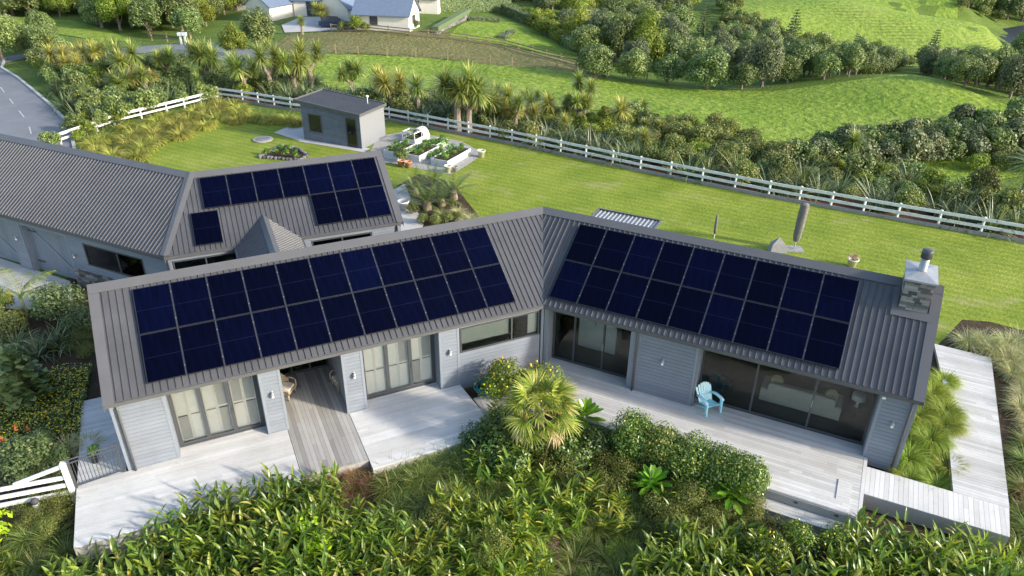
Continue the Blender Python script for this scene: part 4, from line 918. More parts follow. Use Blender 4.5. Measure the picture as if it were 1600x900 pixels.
for x, lab in ((-.95, 'ochre scatter cushion at the left end of the cream sofa'), (.95, 'ochre scatter cushion at the right end of the cream sofa')):
    mb = MB(); rbox(mb, -.22, .22, -.09, .09, 0, .42, .12); o = single('scatter_cushion', mb, m_pill, lab, 'cushion'); o.location = FR_.P(9.5+x, 2.0-.08, .62); o.rotation_euler = (R(-12), R(8), aR_+R(15))
lt = thing('side_table', FR_.P(11.35, 2.1, 0), 'small dark side table at the right end of the cream sofa', 'table')
mb = MB(); mb.lathe([(.25, .5), (.26, .54)], lt.location, 18); part(lt, 'tabletop', mb, m_floor); mb = MB(); mb.tube([np.array(lt.location), np.array(lt.location)+(0, 0, .5)], .04, 8); part(lt, 'leg', mb, m_dark)
c = np.array(lt.location)+(0, 0, .54); tl = thing('table_lamp', tuple(c), 'white table lamp on the side table behind the glass', 'lamp')
mb = MB(); mb.lathe([(.1, 0), (.05, .05), (.04, .3)], c, 12); part(tl, 'base', mb, m_blind, True); mb = MB(); mb.lathe([(.2, .3), (.24, .32), (.22, .52), (.2, .53)], c, 16); part(tl, 'lamp_shade', mb, m_white, True)
dc = thing('dining_chair', FR_.P(6.75, 1.6, 0), 'dark green upholstered chair just inside the glass behind the turquoise armchair', 'chair', rz=aR_+R(150)); m_green = simple('dark_green_cloth', (.02, .045, .045), .7)
mb = MB(); rbox(mb, -.32, .32, -.3, .3, .38, .5); part(dc, 'seat', mb, m_green, local=True); mb = MB(); rbox(mb, -.34, .34, .3, .4, .4, .92); part(dc, 'backrest', mb, m_green, local=True)
for x in (-.28, .28):
    for y in (-.26, .34): mb = MB(); mb.tube([(x, y, 0), (x, y, .39)], .02, 6); part(dc, 'leg', mb, m_dark, local=True)

# ------------------------------------------------------------------ the neighbours
m_slate = simple('blue_slate_roof', (.125, .165, .235), .6, var=.1, scale=2); m_plaster = simple('cream_plaster', (.66, .62, .54), .7, var=.05, scale=1)
def gable_block(par, q, ang, L, Wd, h, rise, openings=()):
    z0 = th(q[0], q[1])-.3; fr = Fr((q[0], q[1], 0), (math.cos(ang), math.sin(ang), 0), (-math.sin(ang), math.cos(ang), 0))
    mb = MB(); mb.box(fr, -L/2, L/2, -Wd/2, Wd/2, z0, z0+.3+h)
    for s in (-1, 1): mb.poly([fr.P(s*L/2*.999, -Wd/2, z0+.3+h), fr.P(s*L/2*.999, Wd/2, z0+.3+h), fr.P(s*L/2*.999, 0, z0+.3+h+rise*.98)])
    part(par, 'wall', mb, m_plaster)
    mb = MB()
    for s in (-1, 1):
        e = Wd/2+.35; ze = z0+.3+h-rise*.35/(Wd/2)
        pts = [fr.P(-L/2-.3, 0, z0+.34+h+rise), fr.P(L/2+.3, 0, z0+.34+h+rise), fr.P(L/2+.3, s*e, ze+.04), fr.P(-L/2-.3, s*e, ze+.04)]
        mb.prism(pts if s < 0 else pts[::-1], .12)
    part(par, 'roof', mb, m_slate)
    for (face, u0, u1, a, b, dark) in openings:
        mb = MB()
        if face == 'f': mb.box(fr, u0, u1, -Wd/2-.04, -Wd/2+.02, z0+.3+a, z0+.3+b)
        if face == 'r': mb.box(fr, L/2-.02, L/2+.04, u0, u1, z0+.3+a, z0+.3+b)
        part(par, 'window' if a > .3 else 'door', mb, m_dark if dark else m_frame)
q = gp(608, 42); nh = thing('neighbour_house', q, 'cream plaster neighbour house with several blue grey gable roofs', 'house')
A_ = R(-10)
gable_block(nh, gp(606, 44), A_, 7.6, 5, 2.3, 2.0, (('f', -1.6, -.5, .8, 1.9, 1), ('r', -.8, .6, .8, 1.9, 0)))
gable_block(nh, gp(548, 33), A_+R(80), 8.5, 4.6, 2.6, 2.4, ()); gable_block(nh, gp(506, 21), A_+R(8), 7.5, 5.5, 2.5, 2.1, (('f', -1.8, .6, 0, 2.1, 1),))
gable_block(nh, gp(648, 17), A_+R(4), 8.5, 5, 2.4, 2.0, (('f', .2, 1.3, .1, 1.9, 1), ('r', -.6, .9, .8, 1.9, 0))); gable_block(nh, gp(590, 22), A_, 6, 6, 2.6, 2.6)
ng = thing('neighbour_garage', gp(440, 28), 'white walled outbuilding with a blue grey roof left of the neighbour house', 'outbuilding')
gable_block(ng, gp(432, 27), A_+R(75), 7.5, 4.4, 2.3, 1.6)
nb = thing('neighbour_cottage', gp(378, 14), 'pale blue roofed cottage mostly hidden by trees at the top left', 'house'); gable_block(nb, gp(380, 14), A_, 5, 4.5, 2.3, 1.6)
struct('neighbour_driveway', drape(G((440,40),(470,28),(530,26),(560,44),(500,50),(445,52)), 1.5, .1), m_conc)
# car by the neighbour's garage
q = np.array(gp(523, 43)); car = thing('parked_car', tuple(q), 'dark blue car parked before the neighbour house', 'car', rz=R(-12)); m_car = simple('blue_car_paint', (.03, .06, .14), .25, .2)
mb = MB(); mb.hexa([(-2, -.85, .3), (2, -.85, .3), (2, .85, .3), (-2, .85, .3), (-1.95, -.82, .85), (1.9, -.82, .78), (1.9, .82, .78), (-1.95, .82, .85)]); part(car, 'body', mb, m_car, local=True)
mb = MB(); mb.hexa([(-1.7, -.75, .851), (1.0, -.75, .83), (1.0, .75, .83), (-1.7, .75, .851), (-1.2, -.6, 1.4), (.2, -.6, 1.4), (.2, .6, 1.4), (-1.2, .6, 1.4)]); part(car, 'cabin', mb, m_dark, local=True)
for x in (-1.25, 1.25):
    for y in (-.8, .8): mb = MB(); mb.tube([(x, y-.1, .32), (x, y+.1, .32)], .32, 14); part(car, 'wheel', mb, m_dark, local=True)
m_brown = simple('brown_timber', (.24, .18, .11), .8, var=.2)
fence('paddock_fence', [gp(*q) for q in ((518,50),(575,50),(640,57),(700,62),(790,75),(900,105))], 'brown post and rail fence along the top of the bank', 'fence', m_brown, 2.6, ((.95, .12), (.6, .12), (.25, .12)), .12, 1.1)
fence('paddock_fence', [gp(*q) for q in ((905,106),(945,122))], 'short dark rail fence running down beside the round trees', 'fence', m_dark, 2.4, ((.95, .16), (.6, .16), (.25, .16)), .14, 1.1)
fence('wire_fence', [gp(*q) for q in ((490,84),(560,85),(650,90),(700,94),(800,105),(870,115),(950,124),(1010,130))], 'thin post and wire fence along the far edge of the paddock', 'fence', m_brown, 3.2, ((.9, .025), (.5, .025)), .12, 1.1, rail_t=.02)
t = thing('low_wall', gp(700, 42), 'low stone wall with a clipped top below the neighbour lawn', 'wall'); a = np.array(gp(677, 55)); b = np.array(gp(727, 30)); d = b-a; d /= np.linalg.norm(d); frw = Fr((a[0], a[1], 0), (d[0], d[1], 0), (d[1], -d[0], 0)); z0 = min(a[2], b[2])-.2; Lw = np.linalg.norm((b-a)[:2])
mb = stonework(frw, 0, Lw, 0, .5, z0, z0+1.1, ('f', 'b', 'l'), .18, .3); part(t, 'stonework', mb, m_stone); mb = MB(); mb.box(frw, -.1, Lw, -.15, .75, z0+1.1, z0+1.7); m_hedgetop = simple('clipped_top', (.10, .14, .06), .9, var=.4, scale=14, bmp=1, bscale=16); part(t, 'clipped_top', mb, m_hedgetop)
t = thing('road_sign', gp(26, 83), 'small white sign on a post beside the road end', 'sign'); c = np.array(t.location); mb = MB(); mb.tube([c, c+(0, 0, 1.3)], .04, 6); part(t, 'post', mb, m_metal); mb = MB(); mb.box(WORLD, c[0]-.5, c[0]+.5, c[1]-.06, c[1]-.045, c[2]+.8, c[2]+1.35); part(t, 'panel', mb, m_white)
for px, lab in ((284, 'white letterbox post left of its partner by the side road'), (291, 'white letterbox post right of its partner by the side road')):
    t = thing('letterbox', gp(px, 70), lab, 'letterbox'); c = np.array(t.location); mb = MB(); mb.beam(c, c+(0, 0, 1.1), .2, .2, (1, 0, 0)); part(t, 'post', mb, m_white); mb = MB(); mb.box(WORLD, c[0]-.25, c[0]+.25, c[1]-.2, c[1]+.2, c[2]+1.1, c[2]+1.45); part(t, 'box', mb, m_white)
fence('gate_fence', [gp(*q) for q in ((238,64),(262,66),(283,69))], 'short timber rail fence left of the letterboxes', 'fence', m_brown, 2.4, ((.9, .12), (.5, .12)), .12, 1.0)
# creek below the far hill
struct('creek', drape(G((1562,46),(1600,40),(1640,60),(1610,80),(1575,70)), 3, .1), simple('dark_water', (.012, .016, .018), .5, var=.2), True)
# ------------------------------------------------------------------ plants: builders
Z = np.array([0, 0, 1.0])
def blade(mb, base, az, el, L, W, bend, segs=3, prof='lance', fold=0.0, twist=0.0):
    """a leaf: starts at base, rises at el, arches over by bend (0..2)"""
    h = np.array([math.cos(az), math.sin(az), 0]); sd = np.array([-math.sin(az), math.cos(az), 0]); k0 = len(mb.v); cols = 3 if fold else 2
    p = np.array(base, float); n = segs
    for i in range(n+1):
        s = i/n; a = el-bend*s
        if prof == 'lance': w = W*max(.04, math.sin(math.pi*min(1, .06+.94*s**.8)))
        elif prof == 'sword': w = W*(1-.93*s**2.2)
        elif prof == 'spoon': w = W*max(.05, (.35+.65*math.sin(math.pi*min(1, s*1.02)**1.6)) if s < .97 else .3)
        else: w = W*(1-.9*s)
        d = sd*math.cos(twist*s)+Z*math.sin(twist*s)
        q1 = p-d*w/2; q2 = p+d*w/2
        if fold: up_ = np.array([-math.sin(a)*h[0], -math.sin(a)*h[1], math.cos(a)]); c = p-up_*w*fold; mb.v += [tuple(q1), tuple(c), tuple(q2)]
        else: mb.v += [tuple(q1), tuple(q2)]
        st = L/n; p = p+(h*math.cos(a-bend/n/2)+Z*math.sin(a-bend/n/2))*st
    for i in range(n):
        a = k0+i*cols; b = a+cols
        for c in range(cols-1): mb.f.append((a+c, a+c+1, b+c+1, b+c))
def card(mb, c, nrm, w, h, r, spin=None):
    """a small pointed leaf lying across direction nrm"""
    nrm = nrm/(np.linalg.norm(nrm)+1e-9); ref = Z if abs(nrm[2]) < .9 else np.array([1.0, 0, 0]); a = np.cross(nrm, ref); a /= np.linalg.norm(a); b = np.cross(nrm, a)
    th_ = r.uniform(0, 6.28) if spin is None else spin; x = a*math.cos(th_)+b*math.sin(th_); y = np.cross(nrm, x); k = len(mb.v)
    mb.v += [tuple(c-y*h/2), tuple(c+x*w/2-y*h*.05), tuple(c+y*h/2), tuple(c-x*w/2-y*h*.05)]; mb.f.append((k, k+1, k+2, k+3))
def rdir(r, zmin=-1): 
    while True:
        z = r.uniform(zmin, 1); a = r.uniform(0, 6.2832); q = math.sqrt(max(0, 1-z*z)); return np.array([q*math.cos(a), q*math.sin(a), z])
def g_ginger(seed, n=15, H=1.15, wide=.092, nl=9):
    r = random.Random(seed); mb = MB()
    for i in range(n):
        a = r.uniform(0, 6.283); rad = .42*math.sqrt(r.random()); b = np.array([rad*math.cos(a), rad*math.sin(a), 0]); lean = r.uniform(.12, .55); la = a+r.uniform(-.7, .7); L = H*r.uniform(.75, 1.1)
        d = np.array([math.cos(la)*math.sin(lean), math.sin(la)*math.sin(lean), math.cos(lean)]); fa = r.uniform(0, math.pi)
        for k in range(nl):
            s = .28+.72*k/(nl-1); p = b+d*L*s-Z*.10*L*s*s*lean; az = fa+(k % 2)*math.pi+r.uniform(-.35, .35)
            az_ = math.atan2(math.sin(az)+.5*math.sin(la)*lean, math.cos(az)+.5*math.cos(la)*lean)
            blade(mb, p, az_, r.uniform(.45, 1.05) if k < nl-2 else r.uniform(.95, 1.4), r.uniform(.34, .5), wide*r.uniform(.85, 1.25), r.uniform(.3, 1.0), 4, 'lance', .16, r.uniform(-.4, .4))
    return mb
def g_tuft(seed, n=150, L=.8, W=.014, bend=1.5, el=(.7, 1.5), rad=.12, segs=4):
    r = random.Random(seed); mb = MB()
    for i in range(n):
        a = r.uniform(0, 6.283); q = rad*math.sqrt(r.random()); blade(mb, (q*math.cos(a), q*math.sin(a), -.02), a+r.uniform(-.5, .5), r.uniform(*el), L*r.uniform(.6, 1.1), W*r.uniform(.7, 1.3), bend*r.uniform(.6, 1.3), segs, 'sword')
    return mb
def g_rosette(seed, n=26, L=.42, W=.14, tiers=3):
    r = random.Random(seed); mb = MB()
    for i in range(n):
        s = i/n; a = i*2.39996; blade(mb, (.03*math.cos(a), .03*math.sin(a), .12+.22*s), a, .25+1.05*s, L*(1.05-.45*s)*r.uniform(.9, 1.1), W*(1-.3*s), .35+.3*r.random(), 5, 'spoon', .10)
    return mb
def g_shrub(seed, n=1800, R_=(.7, .7, .55), zc=.5, leaf=(.035, .06), lobes=9, shell=.55, up_=.35):
    r = random.Random(seed); mb = MB(); R_ = np.array(R_)
    lb = [(rdir(r, -.4)*.55, r.uniform(.38, .62)) for _ in range(lobes)]
    for i in range(n):
        c, q = lb[i % lobes]; d = rdir(r, -.6); k = q*(shell+(1-shell)*r.random()**.5); p = (c+d*k)*R_+Z*zc*1.0
        if p[2] < .02: p[2] = r.uniform(.02, .2)
        card(mb, p, d+Z*up_+rdir(r)*.75, r.uniform(*leaf)*.62, r.uniform(*leaf)*1.25, r)
    return mb
def g_crown(seed, n, R_, lobes, leaf, shell=.7, jit=.7, zmin=-.55, lobr=(.3, .48)):
    """a tree crown as clumps of many leaf faces, centred on the origin"""
    r = random.Random(seed); mb = MB(); R_ = np.array(R_); lb = []
    for i in range(lobes): d = rdir(r, zmin); lb.append((d*r.uniform(.45, .68), r.uniform(*lobr)))
    lb.append((np.zeros(3), .55)); tot = sum(q*q for _, q in lb)
    for c, q in lb:
        for i in range(int(n*q*q/tot)):
            d = rdir(r, -.7); k = q*(shell+(1-shell)*r.random()); p = (c+d*k)*R_; w = r.uniform(*leaf); card(mb, p, d/R_*R_.mean()+rdir(r)*jit+Z*.2, w*.7, w*1.3, r)
    return mb
def g_trunk(H, r0, r1, seed, limbs=5, reach=1.0, n=7, base=-.3, spread=.5):
    r = random.Random(seed); mb = MB(); bend_ = np.array([r.uniform(-.08, .08), r.uniform(-.08, .08), 0]); P = [np.array([0, 0, base])+bend_*H*(i/3)**2+Z*((H-base)*i/3) for i in range(4)]
    mb.tube(P, [r0*1.2, r0, (r0+r1)/2, r1], n)
    for i in range(limbs):
        s = r.uniform(.35, .95); p = P[0]*(1-s)+P[3]*s; a = i*2.4+r.uniform(-.4, .4); d = np.array([math.cos(a)*spread*2, math.sin(a)*spread*2, 1.0]); d /= np.linalg.norm(d); L = reach*r.uniform(.7, 1.2); rr = r0*.5
        mb.tube([p, p+d*L*.5, p+d*L+Z*.15*L], [rr, rr*.7, rr*.3], 5)
    return mb
def g_head(seed, n=190, L=1.0, W=.07, down=.28):
    """one head of sword leaves, as on a cabbage tree"""
    r = random.Random(seed); mb = MB()
    for i in range(n):
        s = (i+.5)/n; el = math.pi/2-(math.pi*(.5+down))*s**.75; a = i*2.39996+r.uniform(-.2, .2); blade(mb, (.04*math.cos(a), .04*math.sin(a), .1-.2*s), a, el, L*r.uniform(.75, 1.1)*(1 if el > -.4 else .8), W*r.uniform(.8, 1.2), r.uniform(.2, .8), 3, 'sword')
    return mb
def g_flax(seed, n=75, L=1.8, W=.085):
    r = random.Random(seed); mb = MB()
    for i in range(n):
        a = r.uniform(0, 6.283); q = .22*math.sqrt(r.random()); droop = r.random() < .5
        blade(mb, (q*math.cos(a), q*math.sin(a), -.05), a+r.uniform(-.4, .4), r.uniform(.75, 1.45), L*r.uniform(.65, 1.1), W*r.uniform(.7, 1.2), r.uniform(1.4, 2.6) if droop else r.uniform(.3, 1.1), 5, 'sword', .12, r.uniform(-.6, .6))
    return mb
def g_cycad(seed, n=22, L=1.05):
    r = random.Random(seed); mb = MB()
    for i in range(n):
        a = i*2.39996; s = i/n; el = .15+1.15*s; bend = 1.0-.4*s; p = np.array([.08*math.cos(a), .08*math.sin(a), .35]); h = np.array([math.cos(a), math.sin(a), 0]); sd = np.array([-h[1], h[0], 0]); m = 17
        for k in range(m):
            t = k/m; ang = el-bend*t; d = h*math.cos(ang)+Z*math.sin(ang); p = p+d*L/m; w = .17*math.sin(math.pi*(.08+.9*t))
            for sg in (-1, 1):
                e = p+sd*sg*w+d*w*.55-Z*.02; x = d*.018; kk = len(mb.v); mb.v += [tuple(p-x), tuple(p+x), tuple(e)]; mb.f.append((kk, kk+1, kk+2))
        # one mesh island per frond half is not needed; the frond midrib ties it together
        blade(mb, (.08*math.cos(a), .08*math.sin(a), .35), a, el, L, .02, bend, 6, 'sword')
    return mb
def g_fan(seed, R_=.75, n=26, droop=.9):
    """one fan leaf in local space: petiole along +x, blade at its end"""
    r = random.Random(seed); mb = MB(); L = .85
    blade(mb, (0, 0, 0), 0, 0.0, L, .035, .15, 3, 'sword')
    for i in range(n):
        t = (i/(n-1)-.5)*2; a = t*2.35; Lf = R_*(1-.25*abs(t)**2)*r.uniform(.92, 1.05); blade(mb, (L*.97, 0, -.06), a, .12-.12*abs(t), Lf, .062, droop*r.uniform(.7, 1.3), 5, 'lance', .25)
    return mb
def g_conifer(seed, H=6, R_=1.4, tiers=13, n=8):
    r = random.Random(seed); mb = MB()
    for k in range(tiers):
        s = k/tiers; z = H*(.12+.86*s); L = R_*(1-s)**.8+.12
        for i in range(n):
            a = 6.283*(i/n)+k*.7+r.uniform(-.15, .15)
            for j in range(4):
                p = np.array([math.cos(a), math.sin(a), 0])*L*(j+.6)/4+Z*(z+.10*L*(j/4)); 
                for q in range(2): card(mb, p+rdir(r)*.06*L, np.array([-math.sin(a)*.3, math.cos(a)*.3, 1])+rdir(r)*.5, .16+.08*L, .3+.14*L, r, r.uniform(0, 6.28))
    return mb
# ------------------------------------------------------------------ plants: materials
L_ = leafmat
m_ginger = L_('ginger_leaf', [(0, (.035, .075, .010)), (.45, (.085, .14, .016)), (.8, (.165, .21, .025)), (.95, (.28, .28, .04)), (1, (.34, .28, .09))], .38, .32, .5, .22)
m_gingery = L_('golden_ginger_leaf', [(0, (.06, .11, .012)), (.5, (.13, .18, .018)), (.85, (.26, .27, .03)), (1, (.38, .31, .05))], .38, .35, .5, .2)
m_tuft = L_('tuft_grass', [(0, (.045, .08, .015)), (.5, (.10, .145, .03)), (.85, (.19, .22, .06)), (1, (.3, .26, .11))], .35, .45, .35, .25)
m_lime = L_('lime_tussock', [(0, (.10, .17, .02)), (.5, (.20, .26, .035)), (1, (.36, .36, .08))], .4, .5, .3, .2)
m_tan = L_('tan_grass', [(0, (.15, .17, .07)), (.4, (.28, .28, .14)), (.8, (.42, .39, .24)), (1, (.52, .46, .32))], .4, .6, .2, .25)
m_gold = L_('golden_tussock', [(0, (.10, .12, .02)), (.5, (.25, .25, .05)), (1, (.42, .39, .12))], .4, .6, .2, .22)
m_red = L_('red_brown_grass', [(0, (.10, .045, .03)), (.5, (.2, .10, .06)), (1, (.36, .22, .14))], .3, .6, .2, .25)
m_straw = L_('dead_grass', [(0, (.20, .11, .07)), (.5, (.34, .22, .15)), (1, (.5, .38, .27))], .3, .7, .2, .2)
m_shrub = L_('dark_shrub_leaf', [(0, (.018, .04, .010)), (.5, (.045, .085, .018)), (1, (.10, .15, .03))], .25, .4, .45, .3)
m_olive = L_('olive_shrub_leaf', [(0, (.045, .06, .012)), (.5, (.10, .115, .022)), (1, (.19, .18, .045))], .3, .5, .3, .25)
m_hedge = L_('hedge_leaf', [(0, (.025, .06, .010)), (.5, (.075, .125, .018)), (.85, (.16, .2, .03)), (1, (.3, .26, .06))], .3, .35, .5, .15)
m_bright = L_('bright_rosette_leaf', [(0, (.05, .15, .012)), (.5, (.11, .25, .02)), (1, (.22, .36, .03))], .35, .3, .5, .2)
m_limeL = L_('lime_leaf', [(0, (.17, .32, .01)), (.5, (.28, .45, .015)), (1, (.4, .5, .04))], .4, .35, .4, .1)
m_lemonleaf = L_('lemon_leaf', [(0, (.04, .08, .012)), (.5, (.10, .15, .02)), (1, (.22, .25, .03))], .3, .35, .5, .15)
m_lemon = simple('lemon_skin', (.75, .55, .02), .45, var=.15)
m_flower = simple('yellow_petals', (.72, .5, .01), .6, var=.15); m_poker = simple('orange_petals', (.75, .2, .06), .6, var=.15)
m_palm = L_('palm_leaf', [(0, (.07, .13, .02)), (.4, (.16, .22, .03)), (.75, (.30, .31, .06)), (1, (.44, .38, .15))], .4, .4, .4, .1)
m_dry = L_('dry_palm_leaf', [(0, (.25, .2, .09)), (.5, (.4, .33, .17)), (1, (.52, .44, .27))], .35, .6, .2, .1)
m_cord = L_('cabbage_tree_leaf', [(0, (.08, .12, .025)), (.5, (.17, .21, .05)), (.8, (.26, .29, .09)), (1, (.36, .31, .13))], .38, .42, .45, .25)
m_cordy = L_('golden_cabbage_tree_leaf', [(0, (.12, .14, .03)), (.5, (.24, .24, .06)), (1, (.42, .35, .13))], .38, .45, .4, .2)
m_flax = L_('flax_leaf', [(0, (.03, .05, .02)), (.5, (.075, .105, .042)), (.8, (.16, .18, .08)), (1, (.3, .28, .15))], .25, .38, .5, .28)
m_cycad = L_('cycad_leaf', [(0, (.05, .075, .012)), (.6, (.075, .10, .016)), (1, (.11, .13, .022))], .2, .3, .5, .15)
m_tree = L_('broadleaf_tree_leaf', [(0, (.04, .062, .016)), (.5, (.088, .125, .03)), (.85, (.15, .19, .055)), (1, (.22, .25, .08))], .2, .45, .4, .28)
m_treeb = L_('bright_tree_leaf', [(0, (.05, .075, .010)), (.5, (.12, .155, .02)), (1, (.24, .26, .035))], .3, .5, .3, .25)
m_treeg = L_('grey_green_tree_leaf', [(0, (.04, .055, .025)), (.5, (.09, .11, .05)), (1, (.17, .19, .09))], .25, .5, .35, .25)
m_mixed = L_('mixed_bush_leaf', [(0, (.04, .06, .015)), (.4, (.09, .12, .03)), (.8, (.17, .18, .05)), (1, (.24, .19, .09))], .28, .5, .3, .35)
m_juniper = L_('feathery_leaf', [(0, (.03, .055, .018)), (.5, (.075, .11, .035)), (1, (.17, .2, .08))], .25, .5, .3, .25)
m_bark_ = simple('tree_bark', (.22, .17, .13), .9, var=.35, scale=6, bmp=.6, bscale=20)
m_veg = L_('vegetable_leaf', [(0, (.03, .08, .012)), (.5, (.08, .17, .02)), (1, (.2, .3, .05))], .3, .4, .4, .3)
# ------------------------------------------------------------------ plants: one of each kind, then copies
PROTO = {}
def proto(kind, variants):
    """variants: list of functions that return [(part name or None, MB, material)]"""
    PROTO[kind] = variants
MESH = {}
def meshes(kind, i):
    if (kind, i) not in MESH: MESH[(kind, i)] = [(nm, mb.mesh(nm or kind, m), m) for nm, mb, m in PROTO[kind][i]()]
    return MESH[(kind, i)]
CNT = {}
def plant(kind, loc, sc, label, cat, group=None, name=None, rz=None, var=None, tilt=0):
    """a thing; a single mesh plant is one object, a tree is an Empty with its parts"""
    i = var if var is not None else rnd.randrange(len(PROTO[kind])); ms = meshes(kind, i); rz = rnd.uniform(0, 6.28) if rz is None else rz
    name = name or kind
    if len(ms) == 1 and ms[0][0] is None:
        o = bpy.data.objects.new(name, ms[0][1]); COL.objects.link(o)
    else:
        o = bpy.data.objects.new(name, None); COL.objects.link(o); o.empty_display_size = .2
        for nm, me, m in ms: c = bpy.data.objects.new(nm, me); COL.objects.link(c); c.parent = o
    o.location = loc; o.rotation_euler = (rnd.uniform(-tilt, tilt), rnd.uniform(-tilt, tilt), rz); o.scale = (sc, sc, sc) if not hasattr(sc, '__len__') else sc
    return tag(o, label, cat, group, 'thing')
one = lambda fn, m: (lambda: [(None, fn(), m)])
proto('ginger', [one(lambda s=s: g_ginger(s), m_ginger) for s in (1, 2, 3, 4)]+[one(lambda: g_ginger(8, 21, 1.0, .066, 11), m_ginger), one(lambda: g_ginger(9, 12, 1.25, .105, 8), m_ginger)])
proto('golden_ginger', [one(lambda s=s: g_ginger(s, 12, 1.0, .085, 10), m_gingery) for s in (5, 6, 7)])
proto('grass_tuft', [one(lambda s=s: g_tuft(s, 220, .9, .02), m_tuft) for s in (11, 12, 13)])
proto('lime_tussock', [one(lambda s=s: g_tuft(s, 1400, .7, .012, 2.7, (.8, 1.56), .2, 5), m_lime) for s in (14, 15, 16)])
proto('tan_grass', [one(lambda s=s: g_tuft(s, 420, 1.0, .016, 1.9, (.8, 1.54), .16, 5), m_tan) for s in (17, 18, 19)])
proto('golden_tussock', [one(lambda s=s: g_tuft(s, 520, 1.3, .05, 2.3, (.8, 1.56), .3, 5), m_gold) for s in (21, 22, 23)])
proto('red_grass', [one(lambda s=s: g_tuft(s, 240, .75, .012, 1.2, (.8, 1.5), .15), m_red) for s in (24, 25)])
proto('dead_grass', [one(lambda s=s: g_tuft(s, 200, .6, .016, 2.2, (.2, 1.3), .15), m_straw) for s in (26, 27)])
proto('rosette_plant', [one(lambda s=s: g_rosette(s), m_bright) for s in (31, 32)])
proto('lime_rosette', [one(lambda: g_shrub(33, 120, (.6, .6, .45), .4, (.16, .24), 7, .6, .8), m_limeL)])
proto('hedge_shrub', [one(lambda s=s: g_shrub(s, 6500, (.85, .85, .8), .62, (.045, .085), 22, .55), m_hedge) for s in (41, 42, 43)])
proto('olive_shrub', [one(lambda s=s: g_shrub(s, 2600, (.75, .75, .6), .48, (.03, .055), 11, .45, .6), m_olive) for s in (44, 45)])
proto('dark_shrub', [one(lambda s=s: g_shrub(s, 900, (.8, .8, .7), .5, (.07, .13), 9, .5, .5), m_shrub) for s in (46, 47)])
def lemon(seed, nf=18):
    r = random.Random(seed); fr_ = []
    for i in range(nf): mb = MB(); d = rdir(r, -.2)*np.array([.78, .78, .75]); p = d*r.uniform(.92, 1.08)+Z*.75; mb.lathe([(.008, -.045), (.035, -.02), (.035, .02), (.008, .045)], p, 7); fr_.append(('fruit', mb, m_lemon))
    return fr_+[('foliage', g_shrub(seed, 1700, (.85, .85, .8), .75, (.06, .11), 11, .55, .4), m_lemonleaf), ('stem', g_trunk(.8, .035, .02, seed, 5, .5), m_bark_)]
proto('lemon_bush', [lambda: lemon(51), lambda: lemon(52)])
def cabbage(seed, H, heads, golden=False):
    r = random.Random(seed); mt = m_cordy if golden else m_cord; out = []; tr = MB()
    tr.tube([(0, 0, -.3), (.03, 0, H*.35), (0, .04, H*.6)], [.22, .18, .15], 8); hd = []
    for i in range(heads):
        a = i*6.283/max(1, heads)+r.uniform(-.4, .4); k = .8*(heads > 1)*r.uniform(.7, 1.2); e = np.array([k*math.cos(a), k*math.sin(a), H*r.uniform(.9, 1.06)]); tr.tube([(0, .03, H*.55), (e[0]*.6, e[1]*.6, H*.72), tuple(e)], [.13, .11, .09], 7); hd.append(e)
    out.append(('trunk', tr, m_bark_))
    for i, e in enumerate(hd): h = MB(); h.add(g_head(seed*7+i, 190, 1.05*r.uniform(.85, 1.1), .10), tuple(e)); out.append(('leaf_head', h, mt))
    return out
proto('cabbage_tree', [lambda: cabbage(61, 1.8, 1), lambda: cabbage(62, 2.0, 3), lambda: cabbage(63, 2.3, 4), lambda: cabbage(64, 1.9, 3, True), lambda: cabbage(65, 1.4, 1, True), lambda: cabbage(66, 2.7, 2)])
proto('flax', [one(lambda s=s: g_flax(s), m_flax) for s in (71, 72, 73)])
proto('cycad', [lambda s=s: [('frond', g_cycad(s), m_cycad), ('stem', (lambda b: (b.lathe([(.16, -.1), (.2, .1), (.14, .38)], (0, 0, 0), 10), b)[1])(MB()), m_bark_)] for s in (74, 75)])
def roundtree(seed, m, R_=(1.9, 1.9, 1.6), zc=1.45, n=1500, lobes=40, leaf=(.09, .18)):
    c = g_crown(seed, n, R_, lobes, leaf, .8, .6, -.7, (.24, .38)); k = MB(); k.add(c, (0, 0, zc)); return [('crown', k, m), ('trunk', g_trunk(zc*.75, .13, .07, seed, 6, R_[0]*.6), m_bark_)]
proto('round_tree', [lambda s=s: roundtree(s, m_tree, n=6500) for s in (81, 82, 83)])
proto('bush_tree', [lambda s=s: roundtree(s, m_tree, (1.8, 1.8, 2.0), 1.85, 6200, 40) for s in (84, 85, 86)])
proto('bright_tree', [lambda s=s: roundtree(s, m_treeb, (1.85, 1.85, 2.0), 1.9, 6200, 36) for s in (87, 88)])
proto('grey_tree', [lambda s=s: roundtree(s, m_treeg, (1.6, 1.6, 2.0), 1.8, 5600, 36) for s in (89, 90)])
proto('mixed_bush', [lambda s=s: [('foliage', (lambda b: (b.add(g_crown(s, 2000, (1.0, 1.0, .9), 22, (.07, .14), .7, .8), (0, 0, .8)), b)[1])(MB()), m_mixed), ('stem', g_trunk(.8, .05, .03, s, 5, .5), m_bark_)] for s in (91, 92, 93)])
proto('green_bush', [lambda s=s: [('foliage', (lambda b: (b.add(g_crown(s, 2000, (1.0, 1.0, .95), 24, (.08, .15), .75, .7, -.6, (.26, .4)), (0, 0, .85)), b)[1])(MB()), m_tree), ('stem', g_trunk(.8, .05, .03, s, 5, .5), m_bark_)] for s in (94, 95)])
proto('bright_bush', [lambda s=s: [('foliage', (lambda b: (b.add(g_crown(s, 1800, (1.0, 1.0, .9), 20, (.08, .15)), (0, 0, .8)), b)[1])(MB()), m_treeb), ('stem', g_trunk(.8, .05, .03, s, 5, .5), m_bark_)] for s in (96, 97)])
